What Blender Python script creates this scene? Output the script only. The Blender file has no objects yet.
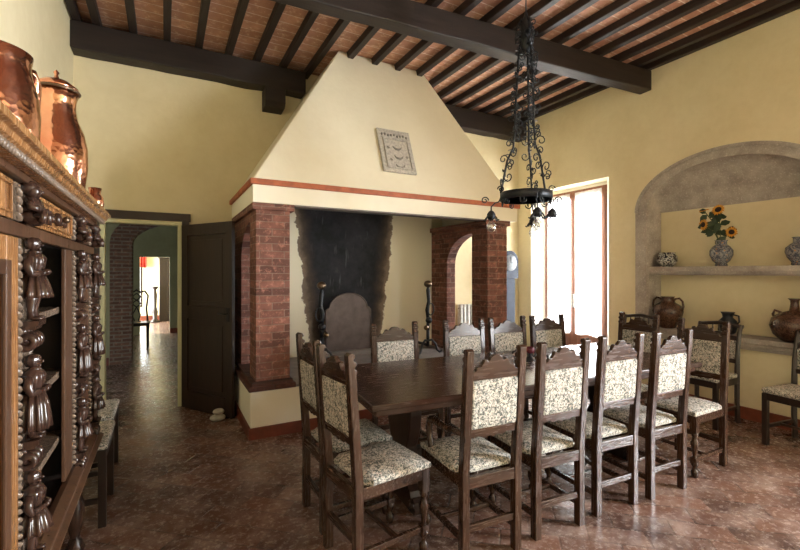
import bpy, bmesh, math, random
from mathutils import Vector, Matrix
R = math.radians
random.seed(7)
SC = bpy.context.scene
COL = SC.collection

# ------------------------------------------------------------------ materials
def lin(c):
    return tuple(((v/255)/12.92 if v/255 <= .04045 else ((v/255+.055)/1.055)**2.4) for v in c) + (1,)

class NT:
    def __init__(s, name):
        s.m = bpy.data.materials.new(name); s.m.use_nodes = True
        s.n = s.m.node_tree.nodes; s.l = s.m.node_tree.links
        s.n.clear()
        s.out = s.n.new('ShaderNodeOutputMaterial')
        s.b = s.n.new('ShaderNodeBsdfPrincipled')
        s.l.new(s.b.outputs[0], s.out.inputs[0])
    def add(s, t, **kw):
        n = s.n.new(t)
        for k, v in kw.items():
            if k in n.inputs: 
                n.inputs[k].default_value = v
            else: setattr(n, k, v)
        return n
    def link(s, a, b): s.l.new(a, b)
    def coords(s, scale=(1, 1, 1), rot=(0, 0, 0), kind='Object'):
        tc = s.n.new('ShaderNodeTexCoord'); mp = s.n.new('ShaderNodeMapping')
        mp.inputs['Scale'].default_value = scale; mp.inputs['Rotation'].default_value = rot
        s.link(tc.outputs[kind], mp.inputs[0]); return mp.outputs[0]
    def wall_coords(s, rot=0):
        tc = s.n.new('ShaderNodeTexCoord'); sp = s.n.new('ShaderNodeSeparateXYZ')
        s.link(tc.outputs['Object'], sp.inputs[0])
        ad = s.add('ShaderNodeMath', operation='ADD'); s.link(sp.outputs[0], ad.inputs[0]); s.link(sp.outputs[1], ad.inputs[1])
        cb = s.n.new('ShaderNodeCombineXYZ'); s.link(ad.outputs[0], cb.inputs[0]); s.link(sp.outputs[2], cb.inputs[1])
        return cb.outputs[0]
    def noise(s, vec, scale, detail=4, rough=.55, dist=0):
        n = s.add('ShaderNodeTexNoise'); n.inputs['Scale'].default_value = scale
        n.inputs['Detail'].default_value = detail; n.inputs['Roughness'].default_value = rough
        n.inputs['Distortion'].default_value = dist
        s.link(vec, n.inputs['Vector']); return n.outputs[0]
    def ramp(s, fac, stops):
        r = s.n.new('ShaderNodeValToRGB'); e = r.color_ramp.elements
        while len(e) < len(stops): e.new(.5)
        for i, (p, c) in enumerate(stops):
            e[i].position = p; e[i].color = c if len(c) == 4 else lin(c)
        s.link(fac, r.inputs[0]); return r.outputs[0]
    def mix(s, fac, a, b, mode='MIX'):
        m = s.n.new('ShaderNodeMix'); m.data_type = 'RGBA'; m.blend_type = mode
        for v, i in ((fac, 0), (a, 6), (b, 7)):
            if hasattr(v, 'node'): s.link(v, m.inputs[i])
            else: m.inputs[i].default_value = v
        return m.outputs[2]
    def math(s, op, a, b=0.0):
        m = s.add('ShaderNodeMath', operation=op)
        for v, i in ((a, 0), (b, 1)):
            if hasattr(v, 'node'): s.link(v, m.inputs[i])
            else: m.inputs[i].default_value = v
        return m.outputs[0]
    def bump(s, h, strength=.3, dist=.01):
        b = s.add('ShaderNodeBump'); b.inputs['Strength'].default_value = strength; b.inputs['Distance'].default_value = dist
        s.link(h, b.inputs['Height']); s.link(b.outputs[0], s.b.inputs['Normal'])
    def base(s, c):
        if hasattr(c, 'node'): s.link(c, s.b.inputs['Base Color'])
        else: s.b.inputs['Base Color'].default_value = c
    def rough(s, r):
        if hasattr(r, 'node'): s.link(r, s.b.inputs['Roughness'])
        else: s.b.inputs['Roughness'].default_value = r

def plaster(name, c1, c2, bump=.25):
    t = NT(name); v = t.coords()
    a = t.noise(v, 1.3, 5, .6); f = t.noise(v, 14, 4, .6)
    fac = t.math('ADD', t.math('MULTIPLY', a, .75), t.math('MULTIPLY', f, .25))
    t.base(t.ramp(fac, [(.35, c1), (.62, c2)])); t.rough(.9)
    t.bump(f, bump, .01); return t.m

def wood(name, c1, c2, rough=.35, axis=2, scale=1.0, bump=.15):
    t = NT(name); sc = [14, 14, 14]; sc[axis] = 1.2
    v = t.coords(tuple(x*scale for x in sc))
    a = t.noise(v, 1.6, 6, .6, .8); g = t.noise(v, 7, 3, .6)
    fac = t.math('ADD', t.math('MULTIPLY', a, .7), t.math('MULTIPLY', g, .3))
    t.base(t.ramp(fac, [(.26, c1), (.72, c2)]))
    t.rough(t.math('ADD', t.math('MULTIPLY', g, .3), rough-.12))
    t.bump(fac, bump, .004); return t.m

def brickm(name, c1, c2, mortar, w=.24, h=.062, ms=.008, rough=.8, wallc=True, rot=0, off=.5, stain=None, bump=.8):
    t = NT(name)
    v = t.wall_coords() if wallc else t.coords((1, 1, 1), (0, 0, rot))
    wob = t.noise(v, 6, 2)
    vv = t.add('ShaderNodeVectorMath', operation='MULTIPLY_ADD')
    sub = t.add('ShaderNodeTexNoise'); sub.inputs['Scale'].default_value = 5; t.link(v, sub.inputs['Vector'])
    t.link(sub.outputs[1], vv.inputs[0]); vv.inputs[1].default_value = (.012, .012, 0); t.link(v, vv.inputs[2])
    br = t.add('ShaderNodeTexBrick'); t.link(vv.outputs[0], br.inputs['Vector'])
    br.inputs['Scale'].default_value = 1; br.inputs['Brick Width'].default_value = w; br.inputs['Row Height'].default_value = h
    br.inputs['Mortar Size'].default_value = ms; br.inputs['Mortar Smooth'].default_value = .3; br.offset = off
    br.inputs['Color1'].default_value = lin(c1); br.inputs['Color2'].default_value = lin(c2); br.inputs['Mortar'].default_value = lin(mortar)
    n = t.noise(v, 9, 5, .65)
    col = t.mix(t.ramp(n, [(.35, (0, 0, 0, 1)), (.7, (.65, .65, .65, 1))]), br.outputs[0], lin(stain or c2))
    n3 = t.noise(v, 17, 6, .75)
    col = t.mix(t.ramp(n3, [(.53, (0, 0, 0, 1)), (.66, (.5, .5, .5, 1))]), col, lin(tuple(min(255, int(x*1.28+22)) for x in c1)))
    t.base(col); t.rough(rough)
    hgt = t.math('SUBTRACT', t.math('MULTIPLY', n, .4), br.outputs[1])
    t.bump(hgt, bump, .008); return t.m

def simple(name, c, rough=.5, metal=0, bump=0, bs=30):
    t = NT(name); v = t.coords(); n = t.noise(v, bs, 4)
    d = tuple(max(0, x*.62) for x in lin(c)[:3])+(1,)
    t.base(t.ramp(n, [(.3, d), (.65, lin(c))])); t.rough(rough); t.b.inputs['Metallic'].default_value = metal
    if bump: t.bump(n, bump, .005)
    return t.m

M = {}
M['wall'] = plaster('plaster_ochre', (218, 204, 164), (229, 217, 181))
M['hood'] = plaster('plaster_cream', (238, 230, 204), (245, 238, 214))
M['fascia'] = plaster('plaster_ivory', (246, 240, 218), (250, 245, 226))
M['white'] = plaster('plaster_white', (238, 234, 214), (245, 242, 228))
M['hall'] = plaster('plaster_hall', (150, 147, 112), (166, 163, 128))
M['hallframe'] = plaster('painted_frame', (214, 212, 170), (224, 220, 182), .05)
M['band'] = simple('terracotta_band', (190, 104, 66), .6, 0, .1, 12)
M['skirting'] = simple('red_skirting', (128, 62, 40), .55, 0, .1, 10)
M['brick'] = brickm('old_brick', (156, 104, 88), (90, 56, 48), (148, 122, 108), .22, .067, .005, stain=(84, 50, 40))
M['hallbrick'] = brickm('hall_brick', (128, 92, 70), (96, 66, 52), (140, 130, 112), .22, .06, .012)
M['darkbrick'] = brickm('capping_brick', (84, 46, 34), (66, 38, 30), (58, 40, 32), .26, .5, .006)
M['ceiling'] = brickm('ceiling_tile', (214, 164, 138), (176, 128, 106), (238, 218, 200), .31, .15, .006, .8, False, 0, 0, stain=(166, 122, 102))
M['beam'] = wood('old_beam', (18, 12, 10), (46, 33, 28), .55, 0, .7, .8)
M['joist'] = wood('old_joist', (22, 16, 14), (54, 41, 36), .5, 1, .7, .5)
M['chair'] = wood('chair_walnut', (32, 20, 14), (74, 50, 36), .22, 2, 1, .025)
M['rail'] = wood('chair_walnut_rail', (32, 20, 14), (74, 50, 36), .22, 0, 1, .025)
M['darkchair'] = wood('ebonised_wood', (22, 14, 10), (48, 32, 24), .35, 2)
M['table'] = wood('table_oak', (28, 18, 14), (80, 54, 42), .2, 0, .9, .05)
M['tablebase'] = wood('table_base', (24, 15, 11), (58, 38, 27), .3, 2)
M['door'] = wood('door_wood', (30, 20, 15), (54, 37, 28), .45, 2)
M['cab'] = wood('cabinet_walnut', (40, 26, 19), (100, 70, 50), .3, 2)
M['caborange'] = wood('cabinet_honey', (96, 62, 36), (172, 124, 78), .22, 2)
M['cabdark'] = wood('carved_walnut', (24, 16, 13), (76, 53, 43), .14, 2, 2)
M['cabin'] = wood('cabinet_inside', (18, 11, 8), (34, 22, 16), .5, 2)
M['carvelight'] = simple('carved_backing', (124, 106, 90), .2, 0, .8, 60)
M['winwood'] = wood('window_wood', (104, 62, 42), (156, 104, 76), .5, 2)
M['iron'] = simple('wrought_iron', (46, 48, 52), .42, .7, .3, 60)
M['blackiron'] = simple('black_iron', (48, 51, 55), .45, .6, .3, 80)
M['plate'] = simple('cast_iron_plate', (104, 92, 88), .6, .5, .3, 9)
M['bronze'] = simple('aged_brass', (132, 112, 92), .35, .9, .1, 20)
M['radiator'] = simple('radiator_enamel', (225, 226, 222), .35, 0)
M['clock'] = simple('clock_paint', (40, 48, 64), .75, 0, .1, 12)
M['clockface'] = simple('clock_dial', (120, 124, 128), .75)
M['stoneware'] = simple('doorstop_stone', (206, 198, 182), .8, 0, .3, 20)
M['hearth'] = simple('hearth_stone', (128, 120, 116), .6, 0, .4, 8)
M['plaque'] = simple('plaque_stone', (206, 200, 188), .8, 0, .6, 40)
M['plaquedark'] = simple('plaque_relief', (150, 145, 136), .8, 0, .4, 40)
M['leaf'] = simple('sunflower_leaf', (44, 62, 34), .6, 0, .2, 30)
M['stem'] = simple('plant_stem', (84, 92, 48), .6)
M['petal'] = simple('sunflower_petal', (214, 150, 40), .6, 0, 0, 30)
M['seed'] = simple('sunflower_disc', (44, 26, 16), .9, 0, .6, 120)
M['redcurtain'] = simple('red_cloth', (196, 60, 40), .9)
M['fruit'] = simple('purple_glass', (96, 34, 48), .25)

def stone(name, c1, c2):
    t = NT(name); v = t.coords(); n = t.noise(v, 5, 8, .7); p = t.noise(v, 60, 3, .7)
    c = t.ramp(n, [(.3, c1), (.7, c2)])
    c = t.mix(t.ramp(p, [(.55, (0, 0, 0, 1)), (.72, (.5, .5, .5, 1))]), c, lin((236, 224, 208)))
    t.base(c); t.rough(.85); t.bump(p, .5, .01); return t.m
M['stone'] = stone('niche_stone', (138, 130, 122), (186, 178, 168))

def copper():
    t = NT('beaten_copper'); v = t.coords()
    n = t.noise(v, 5, 4); vo = t.add('ShaderNodeTexVoronoi'); vo.inputs['Scale'].default_value = 45; t.link(v, vo.inputs['Vector'])
    t.base(t.ramp(n, [(.3, (206, 134, 108)), (.7, (246, 192, 160))])); t.b.inputs['Metallic'].default_value = 1
    t.rough(.16); t.bump(vo.outputs[0], .28, .005); return t.m
M['copper'] = copper()

def tapestry():
    t = NT('floral_tapestry'); v = t.coords()
    n = t.noise(v, 75, 3, .6, 1.2); n2 = t.noise(v, 26, 2, .5, 1.0)
    vo = t.add('ShaderNodeTexVoronoi'); vo.inputs['Scale'].default_value = 60; t.link(v, vo.inputs['Vector'])
    base = t.ramp(n, [(.41, (76, 80, 76)), (.49, (142, 140, 132)), (.57, (208, 202, 192))])
    hue = t.ramp(n2, [(.40, (112, 122, 126)), (.50, (226, 216, 198)), (.56, (190, 152, 142)), (.62, (228, 218, 200))])
    sp = t.ramp(vo.outputs['Distance'], [(.22, (.8, .8, .8, 1)), (.34, (0, 0, 0, 1))])
    t.base(t.mix(sp, base, hue)); t.rough(.95); t.bump(n, .3, .003); return t.m
M['fabric'] = tapestry()

def terracotta():
    t = NT('worn_terracotta_floor')
    v = t.coords((1, 1, 1), (0, 0, R(42)))
    wob = t.add('ShaderNodeTexNoise'); wob.inputs['Scale'].default_value = 4; t.link(v, wob.inputs['Vector'])
    vv = t.add('ShaderNodeVectorMath', operation='MULTIPLY_ADD'); t.link(wob.outputs[1], vv.inputs[0])
    vv.inputs[1].default_value = (.02, .02, 0); t.link(v, vv.inputs[2])
    br = t.add('ShaderNodeTexBrick'); t.link(vv.outputs[0], br.inputs['Vector'])
    br.inputs['Scale'].default_value = 1; br.inputs['Brick Width'].default_value = .32; br.inputs['Row Height'].default_value = .16
    br.inputs['Mortar Size'].default_value = .007; br.inputs['Mortar Smooth'].default_value = .5
    br.inputs['Color1'].default_value = lin((114, 80, 66)); br.inputs['Color2'].default_value = lin((70, 51, 45))
    br.inputs['Mortar'].default_value = lin((66, 50, 44))
    w = t.coords(); big = t.noise(w, 1.6, 6, .62); mid = t.noise(w, 4.5, 8, .75, .2); fine = t.noise(w, 26, 6, .75)
    col = t.mix(t.ramp(big, [(.38, (0, 0, 0, 1)), (.7, (.55, .55, .55, 1))]), br.outputs[0], lin((136, 102, 84)))
    col = t.mix(t.ramp(mid, [(.45, (0, 0, 0, 1)), (.68, (.62, .62, .62, 1))]), col, lin((176, 154, 142)))
    col = t.mix(t.ramp(fine, [(.5, (0, 0, 0, 1)), (.78, (.38, .38, .38, 1))]), col, lin((196, 182, 172)))
    t.base(col)
    t.rough(t.math('ADD', t.math('MULTIPLY', fine, .38), .06))
    h = t.math('SUBTRACT', t.math('ADD', t.math('MULTIPLY', big, .8), t.math('MULTIPLY', mid, .5)), br.outputs[1])
    t.bump(h, .4, .010); return t.m
M['floor'] = terracotta()

def soot():
    # plastered back of the fireplace with a soot stain of its own outline
    t = NT('sooted_plaster'); v = t.coords()
    sp = t.n.new('ShaderNodeSeparateXYZ'); t.link(v, sp.inputs[0])
    ed = t.noise(v, 5, 5, .65)
    # |x-cx| grows with height: the stain flares upward
    dx = t.math('ABSOLUTE', t.math('SUBTRACT', sp.outputs[0], 2.06))
    half = t.math('ADD', t.math('MULTIPLY', sp.outputs[2], .11), .43)
    d = t.math('SUBTRACT', t.math('SUBTRACT', half, dx), t.math('MULTIPLY', t.math('SUBTRACT', ed, .5), .22))
    mask = t.ramp(t.math('ADD', d, .5), [(.495, (0, 0, 0, 1)), (.51, (.62, .62, .62, 1)), (.62, (1, 1, 1, 1))])
    sn = t.noise(v, 3, 6, .7); st = t.noise(t.coords((9, 9, 1.2)), 2.2, 4)
    dark = t.ramp(sn, [(.35, (20, 21, 24)), (.62, (46, 47, 54)), (.8, (92, 84, 80))])
    dark = t.mix(t.ramp(st, [(.6, (0, 0, 0, 1)), (.75, (.35, .35, .35, 1))]), dark, lin((140, 142, 150)))
    edge = t.ramp(t.math('ADD', d, .5), [(.51, (128, 112, 96)), (.58, (74, 62, 54)), (.70, (30, 30, 33))])
    rim = t.ramp(t.math('ADD', d, .5), [(.60, (0, 0, 0, 1)), (.74, (1, 1, 1, 1))])
    body = t.mix(rim, edge, dark)
    sharp = t.ramp(t.math('ADD', d, .5), [(.498, (0, 0, 0, 1)), (.506, (1, 1, 1, 1))])
    t.base(t.mix(sharp, lin((236, 230, 208)), body)); t.rough(.9); t.bump(sn, .3, .01); return t.m
M['soot'] = soot()

def majolica(name, ground, a, b):
    t = NT(name); v = t.coords()
    vo = t.add('ShaderNodeTexVoronoi'); vo.inputs['Scale'].default_value = 26; t.link(v, vo.inputs['Vector'])
    n = t.noise(v, 22, 3, .6, 1.5)
    c = t.ramp(n, [(.42, ground), (.47, a), (.53, a), (.57, ground)])
    c = t.mix(t.ramp(vo.outputs[0], [(.12, (1, 1, 1, 1)), (.2, (0, 0, 0, 1))]), c, lin(b))
    t.base(c); t.rough(.22); return t.m
M['majolica'] = majolica('painted_majolica', (128, 128, 128), (70, 74, 88), (176, 124, 66))
M['darkmajolica'] = majolica('dark_glazed_majolica', (30, 30, 38), (190, 188, 178), (54, 60, 84))
M['brownglaze'] = majolica('brown_glazed_ware', (56, 36, 28), (88, 62, 46), (34, 24, 20))

def sheer(name, transp=.45):
    t = NT(name); m = t.m
    tr = t.n.new('ShaderNodeBsdfTransparent'); tl = t.n.new('ShaderNodeBsdfTranslucent'); df = t.n.new('ShaderNodeBsdfDiffuse')
    for x in (tl, df): x.inputs[0].default_value = (.95, .94, .9, 1)
    a = t.n.new('ShaderNodeMixShader'); a.inputs[0].default_value = .5; t.link(tl.outputs[0], a.inputs[1]); t.link(df.outputs[0], a.inputs[2])
    b = t.n.new('ShaderNodeMixShader'); b.inputs[0].default_value = transp; t.link(a.outputs[0], b.inputs[1]); t.link(tr.outputs[0], b.inputs[2])
    t.link(b.outputs[0], t.out.inputs[0]); t.n.remove(t.b); return m
M['curtain'] = sheer('sheer_curtain')
def clear(name, tint=(1, 1, 1, 1), gl=.08):
    t = NT(name)
    tr = t.n.new('ShaderNodeBsdfTransparent'); tr.inputs[0].default_value = tint
    g = t.n.new('ShaderNodeBsdfGlossy'); g.inputs['Roughness'].default_value = .03
    b = t.n.new('ShaderNodeMixShader'); b.inputs[0].default_value = gl; t.link(tr.outputs[0], b.inputs[1]); t.link(g.outputs[0], b.inputs[2])
    t.link(b.outputs[0], t.out.inputs[0]); t.n.remove(t.b); return t.m
M['glass'] = clear('window_glass')
M['bulb'] = clear('bulb_glass', (.86, .88, .9, 1), .35)

# ------------------------------------------------------------------ mesh helpers
class MB:
    def __init__(s): s.v = []; s.f = []; s.sm = []
    def add(s, vs, fs, mat=None, smooth=False):
        n = len(s.v)
        for p in vs:
            p = Vector(p); s.v.append(mat @ p if mat else p)
        for f in fs: s.f.append([i+n for i in f]); s.sm.append(smooth)
        return s
    def box(s, x0, x1, y0, y1, z0, z1, mat=None):
        x0, x1 = min(x0, x1), max(x0, x1); y0, y1 = min(y0, y1), max(y0, y1); z0, z1 = min(z0, z1), max(z0, z1)
        vs = [(x, y, z) for z in (z0, z1) for y in (y0, y1) for x in (x0, x1)]
        return s.add(vs, [(0, 2, 3, 1), (4, 5, 7, 6), (0, 1, 5, 4), (2, 6, 7, 3), (0, 4, 6, 2), (1, 3, 7, 5)], mat)
    def prism(s, pts, a, b, axis='y', mat=None, smooth=False):
        """polygon pts in the two other axes, extruded from a to b along axis"""
        def mk(p, t):
            return {'x': (t, p[0], p[1]), 'y': (p[0], t, p[1]), 'z': (p[0], p[1], t)}[axis]
        n = len(pts); vs = [mk(p, a) for p in pts]+[mk(p, b) for p in pts]
        fs = [list(range(n)), list(range(2*n-1, n-1, -1))]+[(i, i+n, (i+1) % n+n, (i+1) % n) for i in range(n)]
        return s.add(vs, fs, mat, smooth)
    def lathe(s, prof, c=(0, 0, 0), n=20, mat=None, sx=1, sy=1, fn=None):
        vs = []; fs = []
        for (r, z) in prof:
            for k in range(n):
                a = 2*math.pi*k/n; rr = r*(fn(a, z) if fn else 1)
                vs.append((c[0]+rr*math.cos(a)*sx, c[1]+rr*math.sin(a)*sy, c[2]+z))
        m = len(prof)
        for i in range(m-1):
            for k in range(n):
                k2 = (k+1) % n
                fs.append((i*n+k, i*n+k2, (i+1)*n+k2, (i+1)*n+k))
        if prof[0][0] > 1e-5: fs.append(list(range(n-1, -1, -1)))
        if prof[-1][0] > 1e-5: fs.append(list(range((m-1)*n, m*n)))
        return s.add(vs, fs, mat, True)
    def sphere(s, c, r, n=12, sx=1, sy=1, sz=1, mat=None):
        h = max(4, n//2+1)
        prof = [(r*math.sin(math.pi*i/h), -r*sz*math.cos(math.pi*i/h)) for i in range(h+1)]
        prof[0] = (1e-6, prof[0][1]); prof[-1] = (1e-6, prof[-1][1])
        return s.lathe(prof, c, n, mat, sx, sy)
    def tube(s, pts, r, n=8, mat=None, close=False):
        pts = [Vector(p) for p in pts]; m = len(pts)
        rs = r if isinstance(r, (list, tuple)) else [r]*m
        vs = []; fs = []; up = None
        for i, p in enumerate(pts):
            t = (pts[(i+1) % m if close else min(i+1, m-1)]-pts[(i-1) % m if close else max(i-1, 0)])
            if t.length < 1e-9: t = Vector((0, 0, 1))
            t.normalize()
            if up is None: up = Vector((0, 0, 1)) if abs(t.z) < .9 else Vector((1, 0, 0))
            x = t.cross(up)
            if x.length < 1e-6: x = t.cross(Vector((0, 1, 0)))
            x.normalize(); y = x.cross(t); y.normalize(); up = y
            for k in range(n):
                a = 2*math.pi*k/n
                vs.append(p+(x*math.cos(a)+y*math.sin(a))*rs[i])
        for i in range(m if close else m-1):
            j = (i+1) % m
            for k in range(n):
                k2 = (k+1) % n
                fs.append((i*n+k, i*n+k2, j*n+k2, j*n+k))
        if not close:
            fs.append(list(range(n-1, -1, -1))); fs.append(list(range((m-1)*n, m*n)))
        return s.add(vs, fs, mat, True)
    def warp(s, fn):
        s.v = [Vector(fn(p)) for p in s.v]; return s
    def mesh(s, name, off=Vector((0, 0, 0))):
        me = bpy.data.meshes.new(name)
        me.from_pydata([tuple(p-off) for p in s.v], [], s.f)
        me.polygons.foreach_set('use_smooth', s.sm)
        bm = bmesh.new(); bm.from_mesh(me); bmesh.ops.recalc_face_normals(bm, faces=bm.faces); bm.to_mesh(me); bm.free()
        me.update(); return me

def empty(name, loc=(0, 0, 0), rz=0):
    o = bpy.data.objects.new(name, None); o.location = loc; o.rotation_euler = (0, 0, rz); o.empty_display_size = .1
    COL.objects.link(o); return o
def tag(o, label, cat, group=None, kind=None):
    if label: o['label'] = label
    if cat: o['category'] = cat
    if group: o['group'] = group
    if kind: o['kind'] = kind
    return o
def bev(o, w=.004, seg=2):
    b = o.modifiers.new('bevel', 'BEVEL'); b.width = w; b.segments = seg; b.limit_method = 'ANGLE'; b.angle_limit = R(50)
    return o
def part(name, mb, mat, parent, world=False, b=0, label=None):
    """mesh child; world=True when the shape was written in world coordinates"""
    me = mb.mesh(name)
    o = bpy.data.objects.new(name, me); COL.objects.link(o); o.parent = parent
    if world:
        p = parent; off = Vector((0, 0, 0))
        while p: off += Vector(p.location); p = p.parent
        o.location = -off
    me.materials.append(M[mat])
    if b: bev(o, b)
    if label: o['label'] = label
    return o
def top(name, mb, mat, label=None, cat=None, group=None, kind=None, b=0):
    lo = Vector((min(p.x for p in mb.v), min(p.y for p in mb.v), min(p.z for p in mb.v)))
    hi = Vector((max(p.x for p in mb.v), max(p.y for p in mb.v), max(p.z for p in mb.v)))
    c = Vector(((lo.x+hi.x)/2, (lo.y+hi.y)/2, lo.z))
    if kind == 'structure': c = Vector((0, 0, 0))
    me = mb.mesh(name, c); o = bpy.data.objects.new(name, me); COL.objects.link(o); o.location = c
    me.materials.append(M[mat])
    if b: bev(o, b)
    tag(o, label, cat, group, kind); return o
def dup(root, loc, rz=0, scale=None, label=None, group=None):
    def cp(o, parent):
        c = o.copy(); COL.objects.link(c)
        if parent: c.parent = parent
        for ch in kids.get(o, []): cp(ch, c)
        return c
    kids = {}
    for o in list(bpy.data.objects):
        if o.parent: kids.setdefault(o.parent, []).append(o)
    r = cp(root, None); r.location = loc; r.rotation_euler = (0, 0, rz)
    if scale: r.scale = scale
    if label: r['label'] = label
    if group: r['group'] = group
    elif 'group' in r: pass
    return r

# ------------------------------------------------------------------ room constants
XL, XR, YB, YF, ZC = -.80, 5.14, 5.32, -2.4, 3.985

# floor
top('floor', MB().box(-6, 7, YF-.3, 16, -.1, 0), 'floor', kind='structure')
# back wall with doorway X -.58..0.15
mb = MB()
mb.box(XL-.3, -.58, YB, YB+.16, 0, ZC+.1).box(.16, XR+.35, YB, YB+.16, 0, ZC+.1).box(-.58, .16, YB, YB+.16, 2.03, ZC+.1)
top('wall_back', mb, 'wall', kind='structure')
top('wall_left', MB().box(XL-.3, XL, YF, YB, 0, ZC+.1), 'wall', kind='structure')
mb = MB().box(XL-.3, XR+.35, YF-.3, YF, 0, ZC+.1)
top('wall_front', mb, 'wall', kind='structure')
# right wall: window 1 (Y 3.66..5.03), niche (centre 2.33), near window (Y -1.9..-.1)
NC, NA, NB_, NS = 2.33, .81, .47, 2.21
XT = XR+.36
mb = MB().box(XR, XT, 5.03, YB, 0, ZC+.1).box(XR, XT, NC+NA, 3.66, 0, ZC+.1)
mb.box(XR, XT, 3.66, 5.03, 2.74, ZC+.1)
mb.box(XR, XT, NC-NA, NC+NA, 0, .76).box(XR, XT, -.1, NC-NA, 0, ZC+.1).box(XR, XT, -1.9, -.1, 2.8, ZC+.1).box(XR, XT, YF, -1.9, 0, ZC+.1)
N = 40
arc = [(NC+NA*math.cos(math.pi*i/N), NS+NB_*math.sin(math.pi*i/N)) for i in range(N+1)]
mb.box(XR+.26, XT, NC-NA, NC+NA, .76, NS+NB_+.05)
for i in range(N):
    (y0, z0), (y1, z1) = arc[i], arc[i+1]
    mb.add([(XR, y0, z0), (XR, y1, z1), (XR, y1, ZC+.1), (XR, y0, ZC+.1)], [(0, 1, 2, 3)])
mb.box(XR+.02, XT, NC-NA, NC+NA, NS+NB_+.05, ZC+.1)
top('wall_right', mb, 'wall', kind='structure')
# ceiling
o = top('ceiling', MB().box(XL-.3, XR+.36, YF-.3, YB+.16, ZC, ZC+.15), 'ceiling', kind='structure')

# joists
jm = MB().box(-.034, .034, YF, YB, -.08, 0)
j0 = top('ceiling_joist', jm.warp(lambda p: (p.x, p.y, p.z+ZC)), 'joist',
         'dark old wooden joist running lengthways under the terracotta ceiling tiles', 'ceiling joist', 'joists under the terracotta ceiling', b=.006)
xs = [-.59+.305*k for k in range(-0, 19)]
xs = [-.755]+xs+[5.10]
z0 = j0.location.z
for i, x in enumerate(xs):
    j = j0 if i == 0 else j0.copy()
    if i: COL.objects.link(j)
    j.location.x = x
def beam(p0, p1, w, zb, zt, label):
    mb = MB(); a, b = Vector((*p0, 0)), Vector((*p1, 0)); d = (b-a).normalized(); n = Vector((-d.y, d.x, 0))
    K = 14
    vs = []; fs = []
    for k in range(K+1):
        q = a+(b-a)*k/K; j = random.uniform(-.008, .008); h = random.uniform(-.007, .007)
        for s, z in ((-.0, zb+h), (w+j, zb+h), (w+j, zt), (-.0, zt)):
            vs.append(tuple(q+n*s)[:2]+(z,))
    for k in range(K):
        for e in range(4):
            f = (e+1) % 4
            fs.append((k*4+e, k*4+f, (k+1)*4+f, (k+1)*4+e))
    fs += [(3, 2, 1, 0), (K*4, K*4+1, K*4+2, K*4+3)]
    mb.add(vs, fs)
    return top('ceiling_beam', mb, 'beam', label, 'ceiling beam', b=.012)
beam((XL, 3.50), (XR, 3.085), .16, 3.665, 3.905, 'massive dark wooden beam crossing the middle of the ceiling behind the chandelier')
beam((XL, 5.12), (1.50, 5.12), .2, 3.64, 3.905, 'dark wooden beam against the back wall, left of the chimney hood')
beam((2.55, 5.12), (XR, 5.12), .2, 3.62, 3.905, 'dark wooden beam end against the back wall, right of the chimney hood')
mb = MB().prism([(5.32, 3.40), (5.14, 3.42), (5.10, 3.47), (5.10, 3.638), (5.32, 3.638)], 1.02, 1.25, 'x')
top('beam_corbel', mb, 'beam', 'short dark wooden corbel block under the beam left of the chimney hood', 'corbel', b=.006)

# skirting
top('baseboard_right', MB().box(XR-.018, XR, -.1, 3.66, 0, .12), 'skirting', kind='structure')
top('baseboard_back', MB().box(XL, -.66, YB-.018, YB, 0, .12).box(3.86, XR-.02, YB-.018, YB, 0, .12), 'skirting', kind='structure')
top('baseboard_left', MB().box(XL, XL+.018, YF, YB-.02, 0, .12), 'skirting', kind='structure')

# ------------------------------------------------------------------ doorway, leaf, hall
d1 = tag(empty('door_1', (-.2, YB, 0)), None, None, kind='structure')
mb = MB().box(-.66, -.585, YB-.03, YB, 0, 2.10).box(.165, .235, YB-.03, YB, 0, 2.10).box(-.70, .25, YB-.035, YB, 2.035, 2.12)
part('door_frame', mb, 'door', d1, True, .004)
mb = MB().box(-.58, -.545, YB, YB+.16, 0, 2.03).box(.125, .16, YB, YB+.16, 0, 2.03).box(-.545, .125, YB, YB+.16, 1.995, 2.03)
part('door_lining', mb, 'hallframe', d1, True)
leaf = empty('door_leaf', (.175, 5.27, 0), math.atan2(4.585-5.27, .60-.175))
tag(leaf, 'dark brown panelled wooden door leaf standing open into the room', 'door')
L = .81
mb = MB()
mb.box(.0, .10, -.02, .02, .012, 1.99).box(L-.1, L, -.02, .02, .012, 1.99)
for a, b in ((.012, .20), (.98, 1.12), (1.87, 1.99)): mb.box(.10, L-.1, -.02, .02, a, b)
part('leaf_frame', mb, 'door', leaf, b=.003)
for a, b in ((.20, .98), (1.12, 1.87)):
    mb = MB().box(.10, L-.1, -.008, .008, a, b).box(.15, L-.15, -.015, .015, a+.05, b-.05)
    part('leaf_panel', mb, 'door', leaf, b=.006)
mb = MB().box(L-.075, L-.035, -.026, .026, .98, 1.12)
hp = part('lock_plate', mb, 'blackiron', leaf)
part('door_handle', MB().tube([(L-.055, -.02, 1.06), (L-.055, -.06, 1.06), (L-.16, -.062, 1.06)], .008).tube([(L-.055, .02, 1.06), (L-.055, .06, 1.06), (L-.16, .062, 1.06)], .008), 'blackiron', hp)
for z in (.25, 1.75):
    part('hinge', MB().lathe([(.008, z), (.008, z+.1)], (-.008, 0, 0), 8), 'blackiron', leaf)
st = empty('doorstop', (.46, 4.62, 0)); tag(st, 'small pale stone doorstop on the floor at the foot of the open door', 'doorstop')
part('stone_base', MB().sphere((0, 0, .034), .075, 16, 1, .8, .45), 'stoneware', st)
part('stone_top', MB().sphere((.008, 0, .092), .055, 14, 1, .85, .55), 'stoneware', st)

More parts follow.
